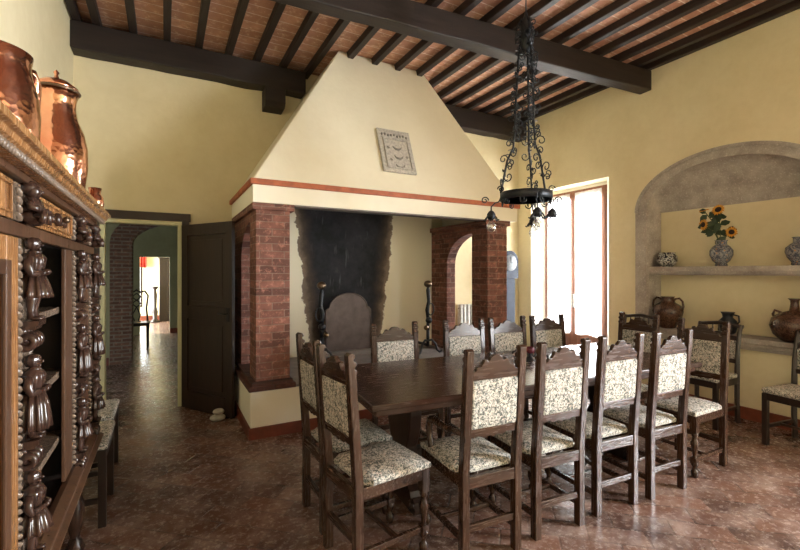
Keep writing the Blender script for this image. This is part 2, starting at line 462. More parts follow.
# hall and far room
HL = YB+.16
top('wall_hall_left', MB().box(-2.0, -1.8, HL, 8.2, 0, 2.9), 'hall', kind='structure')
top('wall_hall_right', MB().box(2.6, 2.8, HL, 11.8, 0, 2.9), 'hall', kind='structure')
def arch_wall():
    a, b, cx, zs = 1.6, .5, 1.13, 1.95
    def ring(off): return [(cx-(a+off)*math.cos(math.pi*i/24), zs+(b+off)*math.sin(math.pi*i/24)) for i in range(25)]
    inner, outer = ring(0), ring(.30)
    mb = MB()
    y0, y1 = 8.2, 8.55
    mb.box(-2.0, cx-a-.30, y0, y1, 0, 2.9)
    o = outer
    for i in range(24):
        (x0, z0), (x1, z1) = o[i], o[i+1]
        mb.prism([(x0, z0), (x1, z1), (x1, 2.9), (x0, 2.9)], y0, y1, 'y')
    top('wall_arch', mb, 'hall', kind='structure')
    br = MB().box(cx-a-.30, cx-a, y0-.01, y1+.01, 0, zs)
    for i in range(24):
        br.prism([inner[i], inner[i+1], outer[i+1], outer[i]], y0-.01, y1+.01, 'y')
    top('trim_1', br, 'hallbrick', kind='structure')
arch_wall()
top('wall_inner', MB().box(-6, -.52, 11.8, 12.0, 0, 2.9).box(.10, 2.8, 11.8, 12.0, 0, 2.9).box(-.52, .10, 11.8, 12.0, 1.84, 2.9), 'hall', kind='structure')
top('wall_far', MB().box(-4, -1.40, 15.3, 15.5, 0, 2.9).box(-.60, 2.8, 15.3, 15.5, 0, 2.9).box(-1.40, -.60, 15.3, 15.5, 2.2, 2.9).box(-1.40, -.60, 15.3, 15.5, 0, .4), 'wall', kind='structure')
top('wall_far_left', MB().box(-4.2, -4, 12.0, 15.5, 0, 2.9), 'wall', kind='structure')
top('wall_far_right', MB().box(1.6, 1.8, 12.0, 15.3, 0, 2.9), 'wall', kind='structure')
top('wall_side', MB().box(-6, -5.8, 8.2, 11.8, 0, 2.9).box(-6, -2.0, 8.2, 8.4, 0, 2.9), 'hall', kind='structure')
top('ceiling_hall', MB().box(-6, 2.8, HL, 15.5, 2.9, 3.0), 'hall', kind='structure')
top('baseboard_hall', MB().box(-1.8, -.78, 8.17, 8.2, 0, .12).box(.10, 2.6, 11.77, 11.8, 0, .12), 'skirting', kind='structure')
top('baseboard_far', MB().box(-4, 1.6, 15.27, 15.3, 0, .14), 'skirting', kind='structure')
# things in the far rooms
def splat_chair():
    r = empty('splat_back_chair', (-.50, 10.05, 0), R(180)); tag(r, 'dark carved chair with a pierced looping back, seen through the doorway', 'chair')
    part('seat', MB().box(-.24, .24, -.02, .44, .44, .50), 'darkchair', r, b=.015)
    for sx in (-.2, .2):
        part('leg', MB().tube([(sx, .40, 0), (sx*1.05, .43, .08), (sx, .40, .25), (sx*1.05, .41, .45)], [.018, .022, .018, .032], 8), 'darkchair', r)
        part('leg', MB().tube([(sx, 0, 0), (sx, .0, .45)], .02, 8), 'darkchair', r)
        part('back_post', MB().tube([(sx, 0, .45), (sx*.85, -.03, .75), (sx*1.0, -.06, 1.0), (sx*.7, -.07, 1.10)], .017, 8), 'darkchair', r)
    part('crest_rail', MB().tube([(-.14, -.07, 1.10), (-.07, -.07, 1.07), (0, -.07, 1.12), (.07, -.07, 1.07), (.14, -.07, 1.10)], .017, 8), 'darkchair', r)
    lp = [(.06*math.sin(2*t), -.05, .78+.27*t/math.pi*1.0) for t in [math.pi*i/24 for i in range(25)]]
    mb = MB().tube(lp, .012, 6).tube([(-x, y, z) for x, y, z in lp], .012, 6)
    mb.tube([(-.03, -.0, .5), (-.07, -.02, .62), (0, -.04, .78)], .013, 6).tube([(.03, -.0, .5), (.07, -.02, .62), (0, -.04, .78)], .013, 6)
    part('back_splat', mb, 'darkchair', r)
splat_chair()
c = empty('display_cupboard', (.02, 14.95, 0)); tag(c, 'tall dark cupboard against the wall of the farthest bright room', 'cupboard')
part('body', MB().box(-.17, .23, -.25, .3, 0, 1.9), 'darkchair', c, b=.01)
part('cornice', MB().box(-.20, .26, -.28, .3, 1.9, 1.97), 'darkchair', c, b=.01)
for sx in (-.16, .035):
    part('cupboard_door', MB().box(sx, sx+.185, -.27, -.25, .1, 1.8), 'darkchair', c, b=.004)
c = empty('turned_pedestal', (-.26, 14.6, 0)); tag(c, 'slim dark turned pedestal standing in the farthest room', 'pedestal')
part('column', MB().lathe([(.13, 0), (.13, .04), (.05, .1), (.08, .3), (.04, .45), (.06, .8), (.03, .95), (.09, 1.02), (.09, 1.05)], (0, 0, 0), 16), 'darkchair', c)
def curtain(name, mb_args, label, matname='curtain', group=None, cat='curtain'):
    (p0, p1, z0, z1, amp, waves, offn) = mb_args
    mb = MB(); p0, p1 = Vector(p0), Vector(p1); d = p1-p0; n = Vector((-d.y, d.x)).normalized()
    K = 60; vs = []; fs = []
    for r_, z in enumerate((z0, z0+(z1-z0)*.33, z0+(z1-z0)*.66, z1)):
        for k in range(K+1):
            t = k/K; a = amp*(1-.35*r_/3)
            q = p0+d*t+n*(a*math.sin(t*waves*2*math.pi+.3*r_))
            vs.append((q.x, q.y, z-(.012*math.sin(t*math.pi*3) if r_ == 0 else 0)))
    for r_ in range(3):
        for k in range(K): fs.append((r_*(K+1)+k, r_*(K+1)+k+1, (r_+1)*(K+1)+k+1, (r_+1)*(K+1)+k))
    mb.add(vs, fs, smooth=True)
    o = top(name, mb, matname, label, cat, group)
    s = o.modifiers.new('solid', 'SOLIDIFY'); s.thickness = .0015
    return o
curtain('red_curtain', ((-.75, 15.2), (-.50, 15.2), 1.62, 2.3, .03, 4, 0), 'short red curtain hanging high on the far room wall', 'redcurtain')
w = tag(empty('window_3', (-1.0, 15.28, 0)), None, None, kind='structure')
part('window_frame', MB().box(-1.40, -.60, 15.40, 15.45, .4, .46).box(-1.40, -.60, 15.40, 15.45, 2.14, 2.2).box(-.66, -.60, 15.40, 15.45, .46, 2.14).box(-1.40, -1.34, 15.40, 15.45, .46, 2.14), 'darkchair', w, True)

# ------------------------------------------------------------------ windows
def french_window(idx, y0, y1, x, ztop, mull=None):
    r = tag(empty('window_%d' % idx, (x, (y0+y1)/2, 0)), None, None, kind='structure')
    mid = mull or (y0+y1)/2
    mb = MB().box(x, x+.06, y0, y0+.05, 0, ztop).box(x, x+.06, y1-.05, y1, 0, ztop).box(x, x+.06, y0+.05, y1-.05, ztop-.06, ztop).box(x, x+.06, y0+.05, y1-.05, 0, .05)
    part('window_frame', mb, 'winwood', r, True, .003)
    for a, b in ((y0+.05, mid-.0), (mid+.0, y1-.05)):
        s = MB().box(x+.005, x+.05, a, a+.055, .05, ztop-.06).box(x+.005, x+.05, b-.055, b, .05, ztop-.06)
        s.box(x+.005, x+.05, a+.055, b-.055, ztop-.12, ztop-.06).box(x+.005, x+.05, a+.055, b-.055, .05, .12).box(x+.005, x+.05, a+.055, b-.055, .50, .58)
        n_ = 5
        for k in range(n_):
            w_ = (b-a-.11)/n_
            s.box(x+.015, x+.035, a+.055+k*w_+.003, a+.055+(k+1)*w_-.003, .12, .50)
        part('sash', s, 'winwood', r, True)
        g = MB().box(x+.024, x+.028, a+.055, b-.055, .58, ztop-.12)
        part('pane', g, 'glass', r, True)
    part('latch', MB().box(x-.02, x+.005, mid-.015, mid+.015, .95, 1.15), 'radiator', r, True)
    return r
french_window(1, 3.86, 4.97, XR+.25, 2.70, 4.42)
# splayed white reveal of window 1
mb = MB()
mb.add([(XR, 3.66, 0), (XR+.25, 3.86, 0), (XR+.36, 3.86, 0), (XR+.36, 3.66, 0)] + [(XR, 3.66, 2.74), (XR+.25, 3.86, 2.74), (XR+.36, 3.86, 2.74), (XR+.36, 3.66, 2.74)],
       [(0, 1, 2, 3), (7, 6, 5, 4), (0, 4, 5, 1), (1, 5, 6, 2), (2, 6, 7, 3), (3, 7, 4, 0)])
mb.add([(XR, 5.03, 0), (XR+.25, 4.97, 0), (XR+.36, 4.97, 0), (XR+.36, 5.03, 0)] + [(XR, 5.03, 2.74), (XR+.25, 4.97, 2.74), (XR+.36, 4.97, 2.74), (XR+.36, 5.03, 2.74)],
       [(0, 1, 2, 3), (7, 6, 5, 4), (0, 4, 5, 1), (1, 5, 6, 2), (2, 6, 7, 3), (3, 7, 4, 0)])
mb.box(XR+.25, XR+.36, 3.86, 4.97, 2.70, 2.74)
top('trim_2', mb, 'white', kind='structure')
french_window(2, -1.85, -.15, XR+.25, 2.76)
curtain('curtain', ((XR+.225, 3.925), (XR+.225, 4.375), .56, 2.66, .008, 7, 0), 'white sheer curtain on the nearer sash of the tall window', group=None)
curtain('curtain', ((XR+.225, 4.465), (XR+.225, 4.91), .56, 2.66, .008, 7, 0), 'white sheer curtain on the farther sash of the tall window, behind the chandelier')

# ------------------------------------------------------------------ niche
mb = MB()
def ell(a, b, n=48): return [(NC+a*math.cos(math.pi*i/n), NS+b*math.sin(math.pi*i/n)) for i in range(n+1)]
def arch_band(mb, a0, b0, a1, b1, x0, x1):
    i0, o0 = ell(a0, b0), ell(a1, b1)
    for i in range(len(i0)-1): mb.prism([i0[i], i0[i+1], o0[i+1], o0[i]], x0, x1, 'x')
arch_band(mb, NA, NB_, NA+.10, NB_+.085, XR-.02, XR+.0)
arch_band(mb, NA+.10, NB_+.085, NA+.14, NB_+.12, XR-.035, XR+.0)
mb.box(XR-.02, XR, NC+NA, NC+NA+.14, .82, NS).box(XR-.02, XR, NC-NA-.14, NC-NA, .82, NS)
# jamb linings
mb.box(XR-.0, XR+.26, NC+NA-.012, NC+NA, .82, NS).box(XR, XR+.26, NC-NA, NC-NA+.012, .82, NS)
# vaulted half dome
K = 40; J = 10; vs = []; fs = []
for i in range(K+1):
    t = math.pi*i/K; y = NC+(NA-.001)*math.cos(t); h = (NB_-.001)*math.sin(t)
    for j in range(J+1):
        s_ = math.pi/2*j/J
        vs.append((XR-.005+.262*math.sin(s_), y, NS+h*math.cos(s_)+.002))
for i in range(K):
    for j in range(J): fs.append((i*(J+1)+j, i*(J+1)+j+1, (i+1)*(J+1)+j+1, (i+1)*(J+1)+j))
mb.add(vs, fs, smooth=True)
top('trim_3', mb, 'stone', kind='structure')
nb = empty('niche_shelf', (XR+.12, NC, 1.445)); tag(nb, 'grey stone shelf across the middle of the arched niche', 'shelf')
mb = MB().prism([(XR+.0, 1.49), (XR+.0, 1.542), (XR+.258, 1.542), (XR+.258, 1.445), (XR+.04, 1.445), (XR+.015, 1.465)], NC-NA+.013, NC+NA-.013, 'y')
part('slab', mb, 'stone', nb, True, .003)
nb = empty('niche_sill', (XR, NC, .70)); tag(nb, 'moulded pale stone ledge along the bottom of the arched niche', 'ledge')
mb = MB().prism([(XR-.0, .70), (XR-.025, .70), (XR-.03, .73), (XR-.045, .735), (XR-.05, .765), (XR-.065, .775), (XR-.07, .82), (XR, .82)], NC-NA-.2, NC+NA+.16, 'y')
mb.box(XR, XR+.258, NC-NA+.013, NC+NA-.013, .76, .82)
part('moulding', mb, 'stone', nb, True)

# pottery
def pot(name, prof, loc, mat, label, cat, extra=None, n=28):
    r = empty(name, loc); tag(r, label, cat)
    part('body', MB().lathe(prof, (0, 0, 0), n), mat, r)
    if extra: extra(r)
    return r
xs_ = XR+.13
pot('painted_bowl', [(.05, 0), (.085, .02), (.11, .07), (.105, .12), (.085, .15), (.09, .17), (.08, .17), (.075, .15), (.01, .05)], (xs_, 3.00-.02, 1.542), 'darkmajolica', 'squat dark glazed bowl with white decoration at the left end of the niche shelf', 'bowl')
def flowers(r):
    pass
v = pot('painted_vase', [(.05, 0), (.06, .01), (.05, .03), (.08, .06), (.105, .12), (.105, .17), (.08, .21), (.052, .235), (.05, .265), (.062, .28), (.055, .28), (.045, .26), (.045, .2)], (xs_, 2.41, 1.542), 'majolica', 'blue and orange painted vase holding the sunflowers on the niche shelf', 'vase')
def sunflower(base, tip, size, lab, nleaf, face):
    r = empty('sunflower', (xs_+base[0], 2.41+base[1], 1.80)); tag(r, lab, 'sunflower')
    t = Vector(tip); m_ = Vector((t.x*.35, t.y*.35, t.z*.6))
    part('stem', MB().tube([(0, 0, 0), m_, t], .005, 6), 'stem', r)
    q = Vector(face).normalized().to_track_quat('Z', 'Y').to_matrix().to_4x4(); q.translation = t
    mb = MB()
    for k in range(16):
        a = 2*math.pi*k/16; rr = size*(.92+.16*random.random())
        ca, sa = math.cos(a), math.sin(a); w_ = .26*size
        pts = [(ca*size*.42-sa*w_*.5, sa*size*.42+ca*w_*.5, 0), (ca*rr*.8-sa*w_*.5, sa*rr*.8+ca*w_*.5, .004), (ca*rr, sa*rr, -.004), (ca*rr*.8+sa*w_*.5, sa*rr*.8-ca*w_*.5, .004), (ca*size*.42+sa*w_*.5, sa*size*.42-ca*w_*.5, 0)]
        mb.add(pts+[(x, y, z-.002) for x, y, z in pts], [(0, 1, 2, 3, 4), (9, 8, 7, 6, 5)]+[(i, (i+1) % 5, (i+1) % 5+5, i+5) for i in range(5)], q)
    part('petals', mb, 'petal', r)
    part('flower_disc', MB().sphere((0, 0, 0), size*.48, 14, 1, 1, .35, q), 'seed', r)
    mb = MB()
    for k in range(nleaf):
        f = .38+.5*k/max(1, nleaf-1); p = m_*(f/.5) if f < .5 else m_+(t-m_)*((f-.5)/.5)
        a = random.uniform(0, 6.28); d = Vector((math.cos(a)*.2-.1, math.sin(a), .7*math.cos(a))).normalized()*random.uniform(.07, .11); s = d.cross(Vector((1, .2, .5))).normalized()*.034
        pts = [p, p+d*.35+s*.9, p+d*.7+s*.8+Vector((0, 0, -.006)), p+d+Vector((0, 0, -.02)), p+d*.7-s*.8+Vector((0, 0, -.006)), p+d*.35-s*.9]
        mb.add([tuple(x) for x in pts]+[tuple(x-Vector((0, 0, .002))) for x in pts], [(0, 1, 2, 3, 4, 5), (11, 10, 9, 8, 7, 6)]+[(i, (i+1) % 6, (i+1) % 6+6, i+6) for i in range(6)])
    part('leaves', mb, 'leaf', r)
sunflower((-.01, .018), (-.04, .13, .36), .05, 'sunflower leaning up left, the small one at the upper left of the niche bunch', 9, (-.3, .1, .9))
sunflower((-.015, 0), (-.05, .0, .35), .066, 'largest sunflower at the top centre of the niche bunch', 9, (-.9, -.1, .35))
sunflower((-.01, .01), (-.07, .13, .20), .062, 'left-hand pale sunflower of the niche bunch', 9, (-.9, .35, 0))
sunflower((0, -.018), (-.05, -.10, .10), .056, 'low right sunflower of the niche bunch drooping beside the vase neck', 8, (-.9, -.3, -.2))
v = pot('painted_jar', [(.05, 0), (.06, .01), (.055, .03), (.09, .08), (.105, .13), (.10, .17), (.07, .20), (.045, .22), (.045, .26), (.055, .27), (.04, .27)], (xs_, 1.76, 1.542), 'majolica', 'round painted jar cut by the right edge of the view on the niche shelf', 'jar')
def amph(r):
    for s in (-1, 1):
        pts = [(0, s*(.07+.11*math.sin(math.pi*t)), .29+.11*math.cos(math.pi*t)*-1+.0) for t in [i/14 for i in range(15)]]
        pts = [(0, s*.055, .30), (0, s*.085, .345), (0, s*.13, .355), (0, s*.165, .32), (0, s*.175, .26), (0, s*.16, .21)]
        part('jar_handle', MB().tube(pts, .012, 8), 'brownglaze', r)
pot('two_handled_jar', [(.07, 0), (.085, .01), (.10, .05), (.145, .13), (.16, .2), (.14, .26), (.08, .30), (.065, .32), (.065, .355), (.075, .37), (.06, .37)], (XR+.09, 2.95, .82), 'brownglaze', 'brown glazed two-handled jar on the left end of the niche ledge', 'jar', amph)
def jugh(r):
    part('jug_handle', MB().tube([(0, -.05, .21), (0, -.10, .20), (0, -.105, .14), (0, -.075, .10)], .009, 8), 'blackiron', r)
pot('dark_jug', [(.05, 0), (.07, .02), (.085, .08), (.08, .14), (.045, .18), (.05, .21), (.065, .235), (.05, .235)], (XR+.11, 2.34, .82), 'blackiron', 'small black jug in the middle of the niche ledge', 'jug', jugh)
def flask(r):
    for s in (-1, 1):
        part('lug_handle', MB().tube([(0, s*.10, .27), (0, s*.15, .29), (0, s*.165, .25), (0, s*.15, .21)], .012, 8), 'brownglaze', r)
pot('pilgrim_flask', [(.08, 0), (.10, .01), (.16, .07), (.185, .15), (.17, .22), (.11, .27), (.04, .295), (.03, .36), (.032, .39), (.05, .41), (.04, .41)], (XR+.06, 1.77, .82), 'brownglaze', 'big round dark brown glazed flask with a narrow neck on the niche ledge', 'flask', flask)

# ------------------------------------------------------------------ fireplace
fp = empty('fireplace', (2.24, 4.6, 0)); tag(fp, 'large walk-in fireplace with cream sloping hood on brick piers', 'fireplace')
PX0, PX1, PY = .66, 3.83, 3.955
part('plinth', MB().box(PX0, PX1, PY, YB-.002, .10, .42), 'fascia', fp, True, .004)
part('plinth_skirting', MB().box(PX0-.015, PX1+.015, PY-.015, YB-.002, 0, .10), 'skirting', fp, True)
part('hearth_slab', MB().box(1.06, 3.32, PY-.01, YB-.12, .42, .445), 'hearth', fp, True, .003)
for (x0, x1) in ((PX0-.005, 1.06), (3.32, PX1+.01)):
    part('capping_course', MB().box(x0-.01, x1, PY-.02, 4.9, .42, .465).box(x0+.02, x1-.025, PY, 4.88, .465, .50), 'darkbrick', fp, True, .005)
for side, (x0, x1, xa, xb) in enumerate(((.71, 1.015, .71, .85), (3.36, 3.665, 3.36, 3.50))):
    part('brick_pier', MB().box(x0, x1, 3.98, 4.28, .50, 2.04), 'brick', fp, True, .006)
    part('rear_pier', MB().box(xa, xb, 4.82, YB-.002, .42, 2.04), 'brick', fp, True, .006)
    pts = [(4.82-.54*math.sin(math.pi/2*i/12), 1.60+.38*(1-math.cos(math.pi/2*i/12))) for i in range(13)]
    pts = [(4.82-.54*(1-math.cos(math.pi/2*i/12)), 1.58+.38*math.sin(math.pi/2*i/12)) for i in range(13)]
    part('side_arch', MB().prism(pts+[(4.28, 2.04), (4.82, 2.04)], xa+.002, xb-.002, 'x'), 'brick', fp, True)
    mb = MB().box(x0-.03, x1+.04, 3.965, YB-.002, 2.04, 2.10)
    part('pier_capital', mb, 'brick' if side == 0 else 'brick', fp, True, .004)
# fascia as three beams
FZ0, FZ1 = 2.10, 2.257
mb = MB().box(PX0+.02, PX1-.03, 3.95, 4.15, FZ0, FZ1+.05).box(PX0+.02, PX0+.2, 4.15, YB-.002, FZ0, FZ1+.05).box(PX1-.21, PX1-.03, 4.15, YB-.002, FZ0, FZ1+.05)
part('fascia', mb, 'fascia', fp, True, .003)
part('lintel_bar', MB().box(1.06, 3.32, 3.965, 4.10, FZ0-.012, FZ0), 'hearth', fp, True)
mb = MB().box(PX0-.005, PX1-.005, 3.92, 3.97, FZ1, FZ1+.05).box(PX0-.005, PX0+.05, 3.97, YB-.002, FZ1, FZ1+.05).box(PX1-.06, PX1-.005, 3.97, YB-.002, FZ1, FZ1+.05)
part('terracotta_band', mb, 'band', fp, True, .004)
# hood shell
def hoodshell():
    zt = ZC-.005; zb = FZ1+.05
    def ring(z, off):
        t = (z-zb)/(3.91-zb)
        xl = .68+(1.68-.68)*t+off; xr = 3.80-(3.80-2.86)*t-off; yf = 3.955+(4.56-3.955)*t+off
        return [(xl, YB-.002, z), (xl, yf, z), (xr, yf, z), (xr, YB-.002, z)]
    o0, o1, i0, i1 = ring(zb, 0), ring(zt, 0), ring(zb, .14), ring(zt, .14)
    vs = o0+o1+i0+i1; fs = []
    for k in range(3):
        fs.append((k, k+1, k+5, k+4)); fs.append((8+k, 12+k, 13+k, 9+k)); fs.append((k, 8+k, 9+k, k+1)); fs.append((4+k, 5+k, 13+k, 12+k))
    fs.append((0, 4, 12, 8)); fs.append((3, 11, 15, 7))
    return MB().add(vs, fs)
part('hood', hoodshell(), 'hood', fp, True, .012)
mb = MB().box(1.016, 3.359, YB-.12, YB-.003, .42, 2.70).box(1.80, 2.80, YB-.12, YB-.003, 2.70, 3.8)
part('fireback_wall', mb, 'soot', fp, True)
# smoke chamber arch lip behind the plate
mb = MB().box(1.66, 2.42, 4.98, 5.19, .445, .50)
part('fire_step', mb, 'hearth', fp, True, .004)
# fireback plate
fb = empty('fireback', (2.02, 5.05, .503)); tag(fb, 'arched rusty iron fireback plate standing at the back of the fireplace', 'fireback')
pts = [(-.31, 0), (.31, 0), (.31, .50), (.27, .53)]+[(.25*math.cos(math.pi*i/18), .53+.18*math.sin(math.pi*i/18)) for i in range(19)]+[(-.27, .53), (-.31, .50)]
part('plate', MB().prism(pts, -.015, .015, 'y'), 'plate', fb, b=.004)
rim = [(.25*math.cos(math.pi*i/18), -.018, .53+.18*math.sin(math.pi*i/18)) for i in range(19)]
part('rim', MB().tube([(.30, -.018, .01), (.30, -.018, .50), (.27, -.018, .53)]+rim+[(-.27, -.018, .53), (-.30, -.018, .50), (-.30, -.018, .01)], .009, 8), 'plate', fb)
def andiron(loc, label, flip):
    r = empty('andiron', loc); tag(r, label, 'andiron', )
    part('upright', MB().tube([(0, 0, .10), (0, 0, .30)], .024, 4).tube([(0, 0, .44), (.012*flip, 0, .55), (-.012*flip, 0, .66), (0, 0, .80), (0, 0, .84)], [.02, .026, .022, .026, .015], 8).tube([(0, 0, .30), (0, 0, .44)], .02, 8), 'blackiron', r)
    part('ball', MB().sphere((0, 0, .88), .052, 16, 1, 1, .85), 'bronze', r)
    part('knob', MB().sphere((0, -.02, .42), .042, 14), 'iron', r)
    part('front_knob', MB().sphere((.045*flip, -.03, .33), .032, 14), 'bronze', r)
    s = [(.05*math.cos(t)*flip+.03*flip, -.02, .60+.05*math.sin(t)) for t in [2*math.pi*i/14 for i in range(14)]]
    part('ring', MB().tube([( -.03*flip+.045*math.cos(t), -.02, .56+.075*math.sin(t)) for t in [2*math.pi*i/16 for i in range(16)]], .007, 6, close=True), 'blackiron', r)
    for s in (-1, 1):
        part('foot', MB().tube([(0, 0, .16), (s*.05, -.01, .17), (s*.10, -.02, .12), (s*.12, -.03, .04), (s*.15, -.04, .013), (s*.18, -.05, .03)], .014, 8), 'blackiron', r)
    part('log_bar', MB().box(-.014, .014, 0, .32, .09, .12).box(-.014, .014, .29, .32, 0, .09), 'blackiron', r)
andiron((1.53, 4.62, .449), 'tall wrought iron andiron with a ball top, left of the fireback', 1)
andiron((2.93, 4.62, .449), 'tall wrought iron andiron with a ball top, by the right brick arch', -1)
# carved stone plaque on the hood
pn = Vector((0, -(3.91-2.307), (4.56-3.955))).normalized()     # outward normal of the front slope
pl = empty('stone_plaque', (2.205, 4.035, 2.53)); tag(pl, 'carved pale stone coat-of-arms plaque set in the chimney hood', 'plaque')
pl.rotation_euler = (math.atan2(.605, 1.603)*-1, 0, 0)
part('slab', MB().box(-.20, .20, -.028, .0, 0, .54), 'plaque', pl, b=.006)
mb = MB().prism([(-.13, .05), (.15, .05), (.15, .40), (-.13, .40)], -.034, -.028, 'y')
sh = part('shield', MB().box(-.15, -.135, -.042, -.028, .04, .42).box(.145, .16, -.042, -.028, .04, .42).box(-.135, .145, -.042, -.028, .04, .055).box(-.135, .145, -.042, -.028, .405, .42), 'plaque', pl)
for k in range(3):
    cz = .33-.115*k
    pts = [(.01+.052*math.cos(t), -.032, cz+.045*math.sin(t)) for t in [math.pi*(1.02+.96*i/10) for i in range(11)]]
    part('crescent', MB().tube(pts, [.003+.009*math.sin(math.pi*i/10) for i in range(11)], 6), 'plaquedark', pl)
mb = MB()
for (x, z) in ((-.10, .30), (.11, .20), (-.09, .15)):
    for k in range(6):
        a = math.pi*k/3
        mb.tube([(x, -.031, z), (x+.017*math.cos(a), -.031, z+.017*math.sin(a))], .004, 5)
part('stars', mb, 'plaquedark', pl)
mb = MB()
for k in range(9):
    x = -.15+.0375*k
    mb.sphere((x, -.03, .465+.008*math.sin(k*2.1)), .013, 8, 1, .8, 1.3)
part('crown_beads', mb, 'plaquedark', pl)

# radiator & clock beyond the fireplace
rd = empty('radiator', (4.07, YB-.09, 0)); tag(rd, 'white column radiator against the back wall behind the right brick arch', 'radiator')
for k in range(6):
    x = -.17+.068*k
    part('column', MB().tube([(x, 0, .12), (x, 0, .99)], .026, 8).tube([(x, .05, .12), (x, .05, .99)], .02, 8), 'radiator', rd)
part('pipe', MB().tube([(-.2, .02, .17), (.2, .02, .17)], .018, 8).tube([(-.2, .02, .94), (.2, .02, .94)], .018, 8), 'radiator', rd)
for s in (-.15, .15): part('foot', MB().box(s-.015, s+.015, -.02, .06, 0, .14), 'radiator', rd)
ck = empty('longcase_clock', (4.66, YB-.20, 0)); tag(ck, 'blue-grey longcase clock with round white dial beside the right pier', 'clock')
part('plinth', MB().box(-.18, .18, -.13, .15, 0, .45).box(-.19, .19, -.14, .15, 0, .08), 'clock', ck, b=.006)
part('trunk', MB().box(-.13, .13, -.10, .14, .45, 1.38), 'clock', ck, b=.006)
part('trunk_door', MB().box(-.085, .085, -.112, -.10, .55, 1.30), 'clock', ck, b=.004)
pts = [(-.17, 1.38), (.17, 1.38), (.17, 1.62)]+[(.17*math.cos(math.pi*i/16), 1.64+.17*math.sin(math.pi*i/16)) for i in range(17)]+[(-.17, 1.62)]
part('clock_hood', MB().prism(pts, -.13, .14, 'y'), 'clock', ck, b=.006)
part('dial', MB().lathe([(.001, 0), (.125, 0), (.125, .012), (.001, .012)], (0, 0, 0), 28, Matrix.Translation((0, -.13, 1.62)) @ Matrix.Rotation(R(90), 4, 'X')), 'clockface', ck)
part('clock_hand', MB().box(-.004, .004, -.148, -.143, 1.62, 1.71).box(0, .055, -.148, -.143, 1.616, 1.624), 'blackiron', ck)

